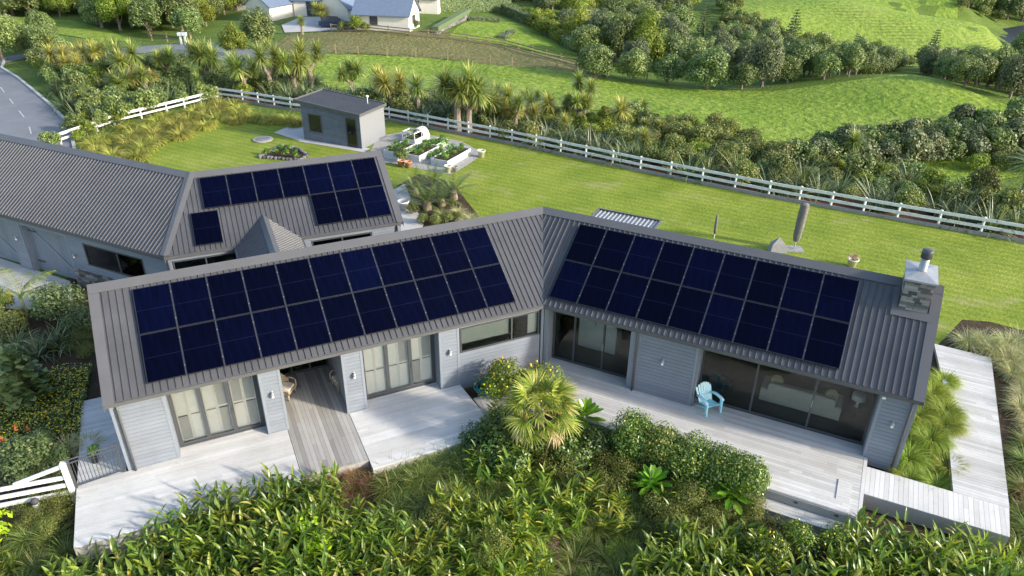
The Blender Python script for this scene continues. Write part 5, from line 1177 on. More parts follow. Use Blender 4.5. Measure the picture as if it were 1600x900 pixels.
proto('grey_bush', [one(lambda s=s: (lambda b: (b.add(g_crown(s, 2000, (1.0, 1.0, .95), 24, (.08, .15), .75, .7, -.6, (.26, .4)), (0, 0, .85)), b)[1])(MB()), m_treeg) for s in (107, 108)])
proto('conifer', [lambda s=s: [('crown', g_conifer(s), m_juniper), ('trunk', g_trunk(5.8, .12, .02, s, 0), m_bark_)] for s in (98, 99)])
proto('sapling', [lambda: [('crown', g_conifer(100, 2.2, .8, 11, 8), m_juniper), ('trunk', g_trunk(2.1, .04, .01, 100, 0), m_bark_)]])
proto('feathery_shrub', [one(lambda s=s: g_shrub(s, 2600, (.9, .9, .8), .6, (.05, .12), 12, .4, .8), m_juniper) for s in (101, 102)])
proto('leafy_vegetable', [one(lambda s=s: g_rosette(s, 15, .3, .12), m_veg) for s in (103, 104)])
proto('herb_clump', [one(lambda s=s: g_shrub(s, 260, (.3, .3, .25), .18, (.05, .09), 6, .3, .5), m_veg) for s in (105, 106)])
def poly_scatter(px_poly, gap, dz=0, tries=6000, seed=1, world=False):
    """places inside an outline (photo pixels, or world x/y) kept gap metres apart"""
    r = random.Random(seed); w = px_poly if world else [gp(*q)[:2] for q in px_poly]; x0, x1, y0, y1 = min(q[0] for q in w), max(q[0] for q in w), min(q[1] for q in w), max(q[1] for q in w); out = []
    for _ in range(tries):
        q = (r.uniform(x0, x1), r.uniform(y0, y1))
        if inside(q, w) and all((q[0]-o[0])**2+(q[1]-o[1])**2 > gap*gap for o in out): out.append(q)
    z = TH(out) if out else []
    return [(a, b, float(c)+dz) for (a, b), c in zip(out, z)]
def zone(kinds, poly, gap, sc, label, cat, group, seed=1, dz=0, tilt=.08, var=None, world=False, clear=None):
    """kinds: one kind or a list to mix; label may be one text or a dict per kind"""
    ks = kinds if isinstance(kinds, list) else [kinds]; r = random.Random(seed*31+5); made = []
    for p in poly_scatter(poly, gap, dz, seed=seed, world=world):
        if clear and clear(p): continue
        d_ = np.array(p)-(0, 0, CAMZ); dz_ = d_@fw; X_, Y_ = 800+FPX*(d_@rt)/dz_, 450-FPX*(d_@upv)/dz_
        if dz_ < 0 or Y_ < -4 or X_ < -110 or X_ > 1710 or Y_ > 1080: continue      # well outside the view: the photo shows nothing of it
        k = r.choice(ks); lab = label[k] if isinstance(label, dict) else label; ct = cat[k] if isinstance(cat, dict) else cat
        S_ = r.uniform(*sc) if not isinstance(sc, dict) else r.uniform(*sc[k]); S_ = (S_*r.uniform(.85, 1.2), S_*r.uniform(.85, 1.2), S_*r.uniform(.78, 1.22)) if k.endswith(('tree', 'bush')) else S_
        o = plant(k, p, S_, lab, ct, (group+' '+ct) if isinstance(cat, dict) else group, tilt=tilt, var=(r.choice(var) if var else None)); made.append((o, X_, Y_))
    if len(made) > 9:      # say in which part of a large planting each one stands
        xs_ = sorted(q[1] for q in made); y_ = sorted(q[2] for q in made)[len(made)//2]; a_, b_ = xs_[len(xs_)//3], xs_[2*len(xs_)//3]
        for o, X_, Y_ in made:
            o['label'] = o['label']+', '+('left' if X_ < a_ else 'middle' if X_ < b_ else 'right')+' '+('front' if Y_ > y_ else 'back')
    return made
# beds of soil and bark
struct('soil', drape([(-21, 9.5), (20, 9.5), (27, 17), (26, 27.5), (21.5, 29.2), (17.9, 27.2), (13.3, 18.6), (1.2, 24.1), (-12.3, 17.9), (-14.2, 25), (-16, 29), (-21, 31.5), (-25, 28), (-23, 18)], 1.0, .012), m_soil)
struct('soil', drape(G((735,360),(748,338),(705,284),(655,272),(622,290))+[(-8, 40), (-4, 37)], .8, .03), m_soil)
fl_ = [np.array(q) for q in fpts]; nf = np.array([.5, .86, 0])
struct('bark_mulch', drape([tuple((q+nf*.15)[:2]) for q in fl_]+[tuple((q+nf*2.6)[:2]) for q in reversed(fl_)], 1.2, .04), m_bark)
# ------------------------------------------------------------------ front garden
zone(['ginger', 'ginger', 'ginger', 'ginger', 'ginger', 'golden_ginger'], [(120,960),(200,905),(285,835),(340,805),(420,795),(500,795),(560,830),(640,870),(680,910),(690,1000),(110,1000)], .58, (.85, 1.08), {'ginger': 'glossy green ginger clump in the large bank below the left deck', 'golden_ginger': 'yellowish ginger clump in the large bank below the left deck'}, 'ginger plant', 'ginger bank lower left', 1)
zone(['ginger', 'ginger', 'ginger', 'golden_ginger'], [(1010,905),(1040,880),(1110,872),(1180,890),(1210,905),(1240,1000),(1000,1000)], .6, (.85, 1.1), {'ginger': 'glossy ginger clump in the tall stand left of the deck steps', 'golden_ginger': 'yellowish ginger clump in the tall stand left of the deck steps'}, 'ginger plant', 'ginger stand by the steps', 2)
zone(['ginger', 'ginger', 'ginger', 'golden_ginger'], [(1290,930),(1345,865),(1400,875),(1470,900),(1545,925),(1600,965),(1600,1010),(1220,1010),(1230,960)], .58, (.88, 1.08), {'ginger': 'glossy ginger clump below the boardwalk in the lower right corner', 'golden_ginger': 'yellowish ginger clump below the boardwalk in the lower right corner'}, 'ginger plant', 'ginger below the boardwalk', 3)
zone('golden_ginger', [(1480,880),(1560,895),(1585,935),(1500,930)], .55, (.8, 1.0), 'yellowing ginger clump under the outer boardwalk corner', 'ginger plant', 'yellowing ginger by the boardwalk', 4)
zone('golden_ginger', [(700,850),(745,815),(810,815),(840,860),(830,905),(740,915)], .62, (.85, 1.05), 'yellow green ginger clump in the mid front garden below the palm', 'ginger plant', 'yellow ginger below the palm', 5)
for px, py, s, lab in ((882,825,.9,'yellow green ginger clump right of centre beside the dead grass'), (962,822,.9,'yellow green ginger clump left of the bright leaf rosettes'), (985,760,.75,'yellow topped ginger clump between the olive shrubs')):
    plant('golden_ginger', gp(px, py), s, lab, 'ginger plant')
zone('ginger', [(755,690),(775,665),(800,690),(830,720),(800,745),(755,730)], .55, (.7, .85), 'leafy green ginger clump at the left foot of the fan palm', 'ginger plant', 'ginger left of the palm', 6)
zone('ginger', [(880,705),(930,690),(955,720),(900,745),(870,735)], .55, (.65, .8), 'leafy green ginger clump right of the fan palm', 'ginger plant', 'ginger right of the palm', 7)
zone('grass_tuft', [(590,775),(640,755),(700,735),(745,720),(770,760),(740,800),(690,830),(640,840),(600,815)], .55, (.8, 1.1), 'dark green fountain grass tuft below the bleached middle deck', 'grass tuft', 'fountain grass below the middle deck', 8)
zone('grass_tuft', [(650,905),(700,880),(740,900),(840,880),(850,930),(840,1000),(660,1000)], .55, (.8, 1.1), 'green grass tuft along the bottom edge of the garden', 'grass tuft', 'grass along the bottom edge', 9)
zone('grass_tuft', [(880,860),(940,850),(1010,870),(1000,930),(1000,1000),(900,1000),(895,920)], .6, (.75, 1.05), 'dark grass tuft between the dead grass and the right ginger stand', 'grass tuft', 'grass right of centre', 10)
zone('grass_tuft', [(790,760),(860,745),(900,760),(850,800),(800,790)], .6, (.7, 1.0), 'thin dark grass tuft in the shade below the fan palm', 'grass tuft', 'shaded grass below the palm', 11)
plant('lime_tussock', gp(975, 865), 1.0, 'bright green mop of fine grass right of centre', 'grass tuft')
zone('red_grass', [(485,745),(520,735),(580,735),(590,760),(540,775),(500,770)], .42, (.8, 1.0), 'rusty brown grass clump at the end of the breezeway walkway', 'grass clump', 'rusty grass by the walkway', 12)
for px, py in ((525,762),(560,758)): plant('grass_tuft', gp(px, py), .75, 'green grass tuft among the rusty clumps at the walkway end', 'grass tuft', 'green grass by the walkway')
zone('dead_grass', [(838,860),(870,840),(885,870),(900,935),(850,940)], .42, (.8, 1.1), 'matted dead straw coloured grass in the lower middle', 'dead grass', 'dead grass lower middle', 13)
zone('dead_grass', [(910,910),(960,905),(970,980),(915,980)], .5, (.6, .9), 'withered straw grass by the bottom edge right of centre', 'dead grass', 'dead grass bottom edge', 14)
zone('olive_shrub', [(865,735),(900,715),(960,715),(990,735),(950,765),(890,770)], .7, (.95, 1.2), 'olive green fine leaved shrub behind the palm beside the deck', 'shrub', 'olive shrubs beside the deck', 15)
zone('olive_shrub', [(1030,800),(1075,785),(1110,820),(1090,850),(1040,845)], .65, (1.0, 1.25), 'brownish olive shrub below the bright leaf rosettes', 'shrub', 'olive shrubs below the rosettes', 16)
zone('olive_shrub', [(1140,800),(1185,790),(1195,830),(1150,840)], .7, (.8, 1.0), 'brownish olive shrub left of the deck steps', 'shrub', 'olive shrubs by the steps', 17)
for i, (u, v) in enumerate(((4.7, -2.95), (5.7, -2.95), (6.7, -3.0), (7.65, -3.0), (8.5, -3.1))):
    x, y, _ = FR_.P(u, v, 0); z = th(x, y); plant('hedge_shrub', (x, y, z), (1.02, 1.02, 1.3-.06*(i % 2)), ('small leaved green hedge shrub at the left end of the row before the deck', 'small leaved hedge shrub second in the row before the deck', 'small leaved hedge shrub in the middle of the row before the deck', 'small leaved hedge shrub next to last in the row before the deck', 'small leaved hedge shrub at the right end of the row by the steps')[i], 'hedge shrub', 'hedge row before the deck')
for px, py, s, lab in ((912,672,1.7,'large glossy leaf rosette right of the palm beside the deck'), (1108,772,1.9,'large bright green rosette left of its twin below the hedge row'), (1140,795,1.8,'bright green rosette right of its twin below the hedge row'), (1016,778,1.6,'bright upright rosette below the left hedge shrub'), (1040,735,1.2,'small bright rosette under the hedge row')):
    q = gp(px, py); plant('rosette_plant', (q[0], q[1], q[2]+.3), s, lab, 'rosette plant')
for dx, dy in ((0, 0), (22, 30)): q = gp(478+dx, 850+dy); plant('lime_rosette', (q[0], q[1], q[2]+.55), .8, 'bright lime leaved plant growing up through the left ginger bank', 'leafy plant', 'lime plants in the ginger')
for px, py, s, lab in ((800,622,1.15,'lemon bush with yellow fruit under the high window'), (845,628,1.1,'lemon bush with yellow fruit at the inner corner'), (768,625,.85,'small lemon bush beside the coiled hose')):
    q = gp(px, py); plant('lemon_bush', (q[0], q[1], q[2]), s, lab, 'lemon bush')
for px, py, s, lab in ((1190,890,.85,'yellow flecked citrus bush left of the deck steps'), (1250,868,.8,'yellow flecked citrus bush before the deck steps'), (1305,872,.75,'yellow flecked citrus bush at the right of the deck steps')):
    plant('lemon_bush', gp(px, py), s, lab, 'citrus bush')
zone('grass_tuft', [(860,800),(900,760),(1000,780),(1100,800),(1180,830),(1190,880),(1100,860),(1000,850),(900,850)], .55, (.7, 1.0), 'dark grass tuft filling between the olive shrubs and rosettes', 'grass tuft', 'filler grass among the shrubs', 39)
zone('grass_tuft', [(740,760),(790,720),(850,735),(880,790),(850,840),(760,800)], .5, (.7, 1.0), 'green grass tuft at the foot of the palm among the ginger', 'grass tuft', 'grass round the palm foot', 40)
zone('grass_tuft', [FL.P(u, v, 0)[:2] for u, v in ((3.0, -2.3), (3.4, -3.2), (7.2, -3.25), (7.2, -3.9), (3.2, -4.2), (2.4, -3.0))], .45, (.95, 1.2), 'green fountain grass leaning on the edge of the bleached middle deck', 'grass tuft', 'grass at the middle deck edge', 42, world=True)
plant('golden_ginger', gp(105, 915), .75, 'yellow green ginger clump at the front left corner of the left deck', 'ginger plant')
plant('ginger', gp(150, 905), .7, 'green ginger clump beside the front left corner of the left deck', 'ginger plant')
for px, py, s, k, lab in ((770,755,.95,'ginger','leafy ginger clump at the left foot of the palm above the grass'), (832,775,.9,'golden_ginger','yellow green ginger clump right below the fan palm'), (905,800,.95,'ginger','green ginger clump among the olive shrubs right of the palm'), (1055,795,.8,'golden_ginger','yellow green ginger clump between two bright rosettes'), (705,800,.8,'golden_ginger','yellow green ginger clump in the fountain grass left of the palm')): plant(k, gp(px, py), s, lab, 'ginger plant')
zone('dark_shrub', [(745,700),(790,680),(830,705),(930,700),(940,735),(850,750),(760,740)], .75, (.9, 1.2), 'dense dark broad leaved shrub round the foot of the fan palm', 'shrub', 'dark shrubs round the palm', 43)
zone('olive_shrub', [(640,830),(700,810),(720,850),(660,870)], .7, (.8, 1.0), 'olive shrub between the left ginger bank and the yellow ginger', 'shrub', 'olive shrubs beside the bank', 44)
for px, py, s, k, ct, lab in (
    (655,850,1.1,'grass_tuft','grass tuft','tall fountain grass between the left bank and yellow ginger'), (760,880,.9,'olive_shrub','shrub','olive shrub at the bottom among the yellow ginger')):
    q = gp(px, py); plant(k, (q[0], q[1], q[2]+(.35 if 'shrub' in k else .1)), s*1.15, lab, ct)
# fan palm
q = np.array(gp(842, 712)); pt = thing('fan_palm', tuple(q), 'fan palm with drooping pale leaves in the middle of the front garden', 'palm tree')
mb = MB(); mb.tube([(0, 0, -.3), (.02, 0, .9), (0, .02, 1.95)], [.16, .15, .13], 10); part(pt, 'trunk', mb, m_bark_, True, local=True)
fans = [g_fan(201, .78, 26, .9).mesh('frond', m_palm), g_fan(202, .72, 24, 1.25).mesh('frond', m_palm)]; fdry = [g_fan(203, .68, 22, 1.9).mesh('frond', m_dry)]
NF = 36
for i in range(NF):
    s = i/NF; el = 1.35-1.95*s; a = i*2.39996; o = bpy.data.objects.new('frond', fans[i % 2] if s < .78 else fdry[0]); COL.objects.link(o); o.parent = pt; o.location = (.1*math.cos(a), .1*math.sin(a), 2.0-.15*s); o.rotation_euler = (rnd.uniform(-.25, .25), -el, a); k = .84+.14*rnd.random(); o.scale = (k, k, k)
    if s >= .78: o['label'] = 'dry straw coloured frond'
# ------------------------------------------------------------------ right side beds
zone('lime_tussock', [FR_.P(u, v, 0)[:2] for u, v in ((13.15, -.1), (14.6, -.1), (14.35, 6.4), (13.3, 6.4))], .8, (1.05, 1.35), 'lime green tussock in the bed between the right gable and boardwalk', 'tussock', 'lime tussocks by the right gable', 21, world=True)
zone('tan_grass', [FR_.P(u, v, 0)[:2] for u, v in ((16.9, 4.2), (20.5, 4.2), (20.5, 11.5), (17.2, 11.2), (15.0, 9.9), (16.9, 8.2))], .66, (.9, 1.2), 'pale straw coloured ornamental grass right of the far boardwalk end', 'ornamental grass', 'pale grasses by the lawn', 22, world=True)
zone('grass_tuft', [FR_.P(u, v, 0)[:2] for u, v in ((16.6, 1.0), (20.0, 1.0), (20.0, 4.0), (16.7, 4.0))], .7, (.9, 1.2), 'green grass tuft beside the middle of the right boardwalk', 'grass tuft', 'green grass right of the boardwalk', 23, world=True)
zone('red_grass', [FR_.P(u, v, 0)[:2] for u, v in ((16.7, .2), (18.5, .2), (18.5, 1.0), (16.7, 1.0))], .6, (1.1, 1.4), 'reddish brown grass clump at the right picture edge beside the boardwalk', 'grass clump', 'red grass right of the boardwalk', 24, world=True)
zone('grass_tuft', [FR_.P(u, v, 0)[:2] for u, v in ((16.4, -3.2), (18.8, -3.2), (18.8, .1), (16.5, .1))], .7, (.8, 1.15), 'dark green grass tuft outside the outer boardwalk corner', 'grass tuft', 'dark grass by the boardwalk corner', 25, world=True)
# ------------------------------------------------------------------ left side garden
def daisies():
    r = random.Random(5); lf = MB(); fl = MB(); w = [gp(*q)[:2] for q in ((-40,612),(60,590),(145,572),(133,640),(128,700),(105,715),(60,690),(-40,720))]
    x0, x1, y0, y1 = min(a for a, b in w), max(a for a, b in w), min(b for a, b in w), max(b for a, b in w)
    P_ = []
    while len(P_) < 9000:
        q = (r.uniform(x0, x1), r.uniform(y0, y1))
        if inside(q, w): P_.append(q)
    zz_ = TH(P_)
    for (x, y), z in zip(P_, zz_):
        hh = .12+.22*(.5+.5*math.sin(x*3.1)*math.sin(y*2.7)); c = np.array([x, y, z+r.uniform(.03, hh+.06)]); card(lf, c, rdir(r, .1)+Z*.4, .06, .13, r)
        if r.random() < .17: card(fl, np.array([x, y, z+hh+.1]), Z+rdir(r)*.35, .05, .05, r); 
    o = single('daisy_ground_cover', lf, m_shrub, 'low green ground cover dotted with yellow daisies left of the house', 'ground cover', kind='stuff'); part(o, 'flowers', fl, m_flower)
daisies()
plant('sapling', gp(45, 625), 1.15, 'dark feathery conifer sapling standing beside the daisies', 'sapling')
plant('feathery_shrub', gp(38, 745), 1.05, 'grey green wiry shrub above the white fence at lower left', 'shrub')
plant('feathery_shrub', gp(100, 500), 1.3, 'large feathery green shrub before the garage window wall', 'shrub')
plant('feathery_shrub', gp(130, 520), .9, 'dark feathery shrub between the big shrub and the left gable', 'shrub')
for px, py, s in ((25,545,.8),(60,560,.7),(110,535,.8),(85,545,.75),(5,560,.8)): plant('flax', gp(px, py), s, 'grey green strappy flax clump on the far side of the grey boardwalk', 'flax', 'flax by the grey boardwalk')
for px, py, s in ((150,515,.9),(55,545,.7),(140,700,.8),(108,705,.8),(95,650,.5)): plant('tan_grass', gp(px, py), s, 'pinkish tan feather grass clump close to the left end of the house', 'feather grass', 'feather grass left of the house')
zone('mixed_bush', [(-40,500),(10,490),(30,520),(10,545),(-40,560)], .9, (.6, .9), 'mixed low bush at the left picture edge beside the driveway', 'bush', 'bushes by the driveway', 31)
zone('olive_shrub', [(120,535),(145,530),(150,552),(125,560)], .6, (.6, .8), 'low olive shrub tucked against the left gable', 'shrub', 'shrubs at the left gable', 32)
q = np.array(gp(42, 492)); pt = thing('feather_palm', tuple(q), 'young feather leaved palm with a pale stem beside the driveway', 'palm tree'); mb = MB(); mb.tube([(0, 0, -.3), (0, 0, .9)], [.07, .05], 8); part(pt, 'trunk', mb, simple('pale_stem', (.4, .4, .2), .6), True, local=True)
def g_feather(seed, L=1.9):
    r = random.Random(seed); mb = MB(); p = np.array([0, 0, 0.0]); m = 26
    for k in range(m):
        t = k/m; a = 1.0-1.5*t; d = np.array([math.cos(a), 0, math.sin(a)]); p = p+d*L/m
        if t > .18:
            for sg in (-1, 1): blade(mb, p, math.radians(sg*62), .1, .5*math.sin(math.pi*(.1+.85*t)), .04, .9, 3, 'lance')
    blade(mb, (0, 0, 0), 0, 1.0, L, .03, 1.5, 8, 'sword'); return mb
ff = g_feather(7).mesh('frond', m_limeL if False else m_gingery)
for i in range(9): o = bpy.data.objects.new('frond', ff); COL.objects.link(o); o.parent = pt; o.location = (0, 0, .85); o.rotation_euler = (0, -.35+.6*(i/9), i*2.39996)
# red hot pokers
for px, py, lab in ((17,694,'leftmost orange poker flower above the wiry shrub'), (31,672,'upper orange poker flower among the daisies'), (50,673,'orange poker flower right of the upper one among the daisies'), (9,690,'orange poker flower at the very left edge')):
    q = np.array(gp(px, py+16)); t = thing('poker_flower', tuple(q), lab, 'flower'); mb = MB(); mb.tube([(0, 0, 0), (.02, 0, .5)], .012, 5); part(t, 'stem', mb, m_shrub, local=True); mb = MB()
    r = random.Random(px)
    for k in range(60): s = r.random(); a = r.uniform(0, 6.28); card(mb, np.array([.05*(1.2-s)*math.cos(a)+.02, .05*(1.2-s)*math.sin(a), .46+.2*s]), np.array([math.cos(a), math.sin(a), .2]), .03, .07, r)
    part(t, 'flower_head', mb, m_poker, local=True)
zone('olive_shrub', [(40,800),(95,785),(108,800),(100,830),(60,845)], .5, (.6, .75), 'yellow green shrub beside the small garden light', 'shrub', 'shrubs by the garden light', 33)
zone('grass_tuft', [(10,860),(80,835),(110,870),(90,960),(-10,980),(-20,890)], .6, (.8, 1.1), 'dark mop of fine grass in the lower left corner', 'grass tuft', 'grass in the lower left corner', 34)
plant('lime_rosette', tuple(np.array(gp(2, 842))+(0, 0, .1)), 1.0, 'bright leafy plant cut by the lower left picture edge', 'leafy plant')
plant('golden_ginger', gp(-5, 905), .8, 'yellow green clump in the very lower left corner', 'ginger plant')
zone('feathery_shrub', [(60,700),(100,725),(95,755),(50,765)], .7, (.5, .7), 'dark low shrub between the wiry shrub and the white fence', 'shrub', 'shrubs behind the white fence', 35)
# ------------------------------------------------------------------ lawn beds, vegetable plants
for px, py, s, lab in ((648,305,1.0,'cycad with stiff arching fronds at the left of the lawn bed'), (676,300,1.0,'golden cycad at the back of the lawn bed'), (708,312,1.1,'large cycad at the right of the lawn bed'), (668,328,1.0,'cycad at the front of the lawn bed'), (690,322,.9,'cycad in the middle of the lawn bed')):
    plant('cycad', gp(px, py), s*1.4, lab, 'cycad', 'cycads in the lawn bed')
for px, py in ((690,338),(715,335),(735,345),(725,352),(640,322)): plant('tan_grass', gp(px, py), .75, 'straw coloured grass at the foot of the cycads', 'ornamental grass', 'grass below the cycads')
for px, py in ((660,350),(680,352),(700,348),(645,335),(712,346)): plant('mixed_bush', gp(px, py), .4, 'low grey green plant in front of the cycads', 'bush', 'low plants below the cycads')
for (fr, h), (x, y, L, Wd, hh, lab), nk in zip(bfr, beds, (9, 10, 3, 7, 3)):
    r = random.Random(int(L*100)); where = {0: 'bed nearest the lawn corner'}.get(beds.index((x, y, L, Wd, hh, lab)), lab.split(' holding')[0])
    for i in range(nk):
        k = r.choice(['leafy_vegetable', 'herb_clump']); u = .3+(L-.6)*((i//2)/max(1, (nk-1)//2)); v = Wd*(.32 if i % 2 else .68)
        plant(k, fr.P(u, v, HZ+h-.08), r.uniform(.8, 1.3), {'leafy_vegetable': 'broad leaved green vegetable in the ', 'herb_clump': 'fine leaved herb clump in the '}[k]+where, {'leafy_vegetable': 'vegetable', 'herb_clump': 'herb'}[k], 'plants in the '+where)
plant('green_bush', gp(628, 253), .62, 'rounded leafy bush left of the middle raised bed', 'bush')
zone('herb_clump', [(664,247),(690,228),(700,228),(676,250)], .45, (1.0, 1.5), 'dark green herbs growing between the two nearest raised beds', 'herb', 'herbs between the beds', 36, dz=.03)
plant('dead_grass', tuple(np.array(gp(1330, 417))+(0, 0, .6)), .6, 'dry twiggy plant in the cream pot behind the chimney end roof', 'pot plant')
q = (-13.6, 18.35, .27); plant('herb_clump', q, .9, 'dark leafy plant in the pot by the left gable wall', 'pot plant')
zone('herb_clump', [(415,243),(440,233),(462,238),(465,247)], .6, (.8, 1.4), 'low herb in the stone ringed lawn bed', 'herb', 'herbs in the stone ring', 37)
# golden tussock rows along the road fence
zone('golden_tussock', [(120,238),(190,205),(260,185),(345,166),(378,170),(376,192),(330,203),(270,218),(215,248),(160,262)], 1.35, (.85, 1.05), 'golden tussock in the long row between road fence and lawn', 'tussock', 'golden tussocks by the road fence', 38)
for px, py in ((392,187),(410,190),(428,192),(448,190),(462,196)): plant('golden_tussock', gp(px, py), .9, 'green gold tussock left of the shed by the fence corner', 'tussock', 'tussocks left of the shed')
# ------------------------------------------------------------------ planted belt behind the white fence
def fence_y(x):
    for a, b in zip(fpts, fpts[1:]):
        if a[0] <= x <= b[0]: return a[1]+(b[1]-a[1])*(x-a[0])/(b[0]-a[0])
    return fpts[0][1] if x < fpts[0][0] else fpts[-1][1]
def pc(*l):   # named individuals: (px, py, scale, variant, label)
    for px, py, s, v, lab in l: plant('cabbage_tree', gp(px, py), s*1.1, lab, 'cabbage tree', var=v)
near = lambda p: p[0] > fpts[0][0] and p[1]-fence_y(p[0]) < .7
pc((608,172,1.15,3,'golden headed cabbage tree rising just behind the shed roof vent'), (653,180,1.15,0,'slender single headed cabbage tree right of the shed'), (716,207,1.28,5,'tall cabbage tree with pale trunk, left one of the close pair'), (733,207,1.25,2,'tall cabbage tree with pale trunk, right one of the close pair'), (755,200,1.0,1,'cabbage tree leaning right of the tall pair'),
   (783,195,.95,1,'dark headed cabbage tree right of the tall pair'), (856,192,1.0,4,'pale single headed cabbage tree above the middle of the rail fence'), (828,190,.8,0,'low cabbage tree left of the pale single headed one'), (884,190,.75,4,'small yellowish cabbage tree right of the pale single headed one'), (968,208,1.15,4,'golden skirted cabbage tree standing alone behind the rail fence'),
   (1325,262,.95,0,'bright low cabbage tree beside the dark flax on the right'), (1592,330,1.5,0,'cabbage tree with a bare stem at the right picture edge'), (1030,222,.7,4,'small pale cabbage tree among the brown bushes'))
pc((328,140,1.25,2,'broad cabbage tree with several heads near the left fence corner'), (385,150,1.15,1,'cabbage tree right of the broad one by the fence corner'), (425,152,1.2,5,'cabbage tree left in the cluster behind the shed'), (462,150,1.15,2,'cabbage tree in the middle of the cluster behind the shed'), (488,145,1.25,5,'tall cabbage tree at the right of the cluster behind the shed'), (550,150,1.0,1,'low cabbage tree above the shed roof'),
   (100,120,1.0,3,'golden branching cabbage tree leftmost in the road planting'), (125,128,.85,3,'golden cabbage tree with a leaning trunk in the road planting'), (150,112,.9,3,'golden cabbage tree behind the leaning one in the road planting'), (205,135,1.2,1,'green cabbage tree in the middle of the road planting'), (265,130,.95,2,'green cabbage tree near the side road'), (230,150,.9,0,'small dark cabbage tree low in the road planting'), (312,150,.7,0,'small bright cabbage tree below the broad one'))
DENSE = {'flax': 'dark strappy flax clump {}', 'mixed_bush': 'brown green twiggy bush {}', 'green_bush': 'dark green leafy bush {}', 'bright_bush': 'yellow green leafy bush {}', 'cabbage_tree': 'spiky headed cabbage tree {}', 'grey_tree': 'grey green slender tree {}'}
CATS = {'flax': 'flax', 'mixed_bush': 'bush', 'green_bush': 'bush', 'bright_bush': 'bush', 'cabbage_tree': 'cabbage tree', 'grey_tree': 'tree'}
SCS = {'flax': (.95, 1.25), 'mixed_bush': (.75, 1.15), 'green_bush': (.75, 1.2), 'bright_bush': (.6, 1.0), 'cabbage_tree': (.6, 1.0), 'grey_tree': (.6, .9)}
def belt(kinds, poly, gap, where, seed, k=1.0):
    zone(kinds, poly, gap, {a: (b[0]*k, b[1]*k) for a, b in SCS.items()}, {a: b.format(where) for a, b in DENSE.items()}, CATS, 'planting '+where, seed, clear=near)
F_, MX, GB, BB, CT = 'flax', 'mixed_bush', 'green_bush', 'bright_bush', 'cabbage_tree'
belt([F_, F_, F_, GB], [(480,168),(520,155),(600,150),(640,175),(600,182)], 1.25, 'behind the shed', 41)
belt([F_, F_, F_], [(390,172),(400,160),(480,150),(490,168)], 1.2, 'left of the shed behind the fence', 42)
belt([GB, F_, MX, BB, F_, CT], [(620,190),(640,165),(700,160),(720,190),(700,205)], 1.3, 'between the shed and the tall pair', 43)
belt([F_, F_, MX, BB, GB, CT], [(700,208),(740,185),(830,175),(850,200),(840,228)], 1.25, 'right of the tall pair', 44)
belt([F_, F_, F_], [(840,236),(845,212),(950,232),(1010,250),(1010,268)], 1.15, 'along the middle of the rail fence', 45)
belt([MX, BB, GB, BB, CT], [(850,208),(850,185),(940,180),(1010,195),(1010,242),(930,226)], 1.4, 'above the middle of the rail fence', 46)
belt([F_, F_, F_, MX], [(1010,272),(1010,245),(1120,268),(1200,290),(1205,308)], 1.2, 'along the rail fence right of the middle', 47)
belt([MX, MX, GB, BB, MX], [(1010,240),(1010,198),(1080,205),(1190,235),(1225,250),(1210,285),(1120,260)], 1.4, 'in the brown thicket below the paddock', 48)
belt([F_, F_, MX], [(1205,312),(1205,290),(1330,305),(1400,322),(1400,346)], 1.2, 'behind the right part of the rail fence', 49)
belt([F_, MX, BB, F_, GB], [(1215,285),(1235,258),(1330,258),(1420,275),(1420,318),(1330,300)], 1.4, 'between the right fence and the dark thicket', 50)
belt([F_, MX, F_], [(1400,350),(1400,325),(1500,340),(1640,362),(1640,385)], 1.2, 'along the rail fence at the far right', 51)
belt([GB, MX, F_, BB], [(1430,318),(1440,292),(1540,312),(1640,330),(1640,358),(1520,340)], 1.4, 'at the far right above the fence', 52)
# dark evergreen thicket on the right
zone(['green_bush', 'green_bush', 'grey_bush'], [(1265,258),(1290,243),(1390,226),(1470,214),(1560,203),(1660,205),(1660,238),(1560,248),(1470,258),(1380,266)], 1.35, (1.1, 1.45), 'dense dark evergreen shrub in the long thicket right of the mound', 'shrub', 'dark thicket on the right', 53)
zone(['bright_bush', 'mixed_bush'], [(1500,262),(1560,255),(1660,245),(1660,270),(1560,275)], 1.6, (.9, 1.2), {'bright_bush': 'sunlit low bush at the foot of the dark thicket', 'mixed_bush': 'brownish low bush at the foot of the dark thicket'}, 'bush', 'bushes below the thicket', 54)
# road planting on the left
belt([F_, F_, GB], [(95,168),(120,160),(230,165),(320,150),(345,148),(330,160),(250,178),(170,200),(130,195)], 1.35, 'above the road fence', 55)
belt([GB, BB, BB, GB, F_, CT], [(60,98),(80,84),(150,94),(250,114),(330,122),(330,145),(230,160),(110,160),(80,140)], 1.5, 'in the road planting', 56, 1.05)
belt([BB, GB], [(112,205),(150,178),(230,170),(230,182),(170,205),(125,226)], 1.2, 'beside the road fence', 57, .8)
belt([F_, GB, BB, CT], [(335,148),(340,120),(400,115),(480,120),(500,142),(400,156)], 1.4, 'among the cabbage trees left of the paddock', 58)
zone('bush_tree', [(45,92),(55,70),(75,62),(90,80),(75,98)], 2.2, (.8, 1.0), 'dark bushy tree at the left tip of the road planting', 'tree', 'trees at the planting tip', 59)
plant('green_bush', gp(83, 232), .8, 'small leafy bush peeking over the garage ridge', 'bush')
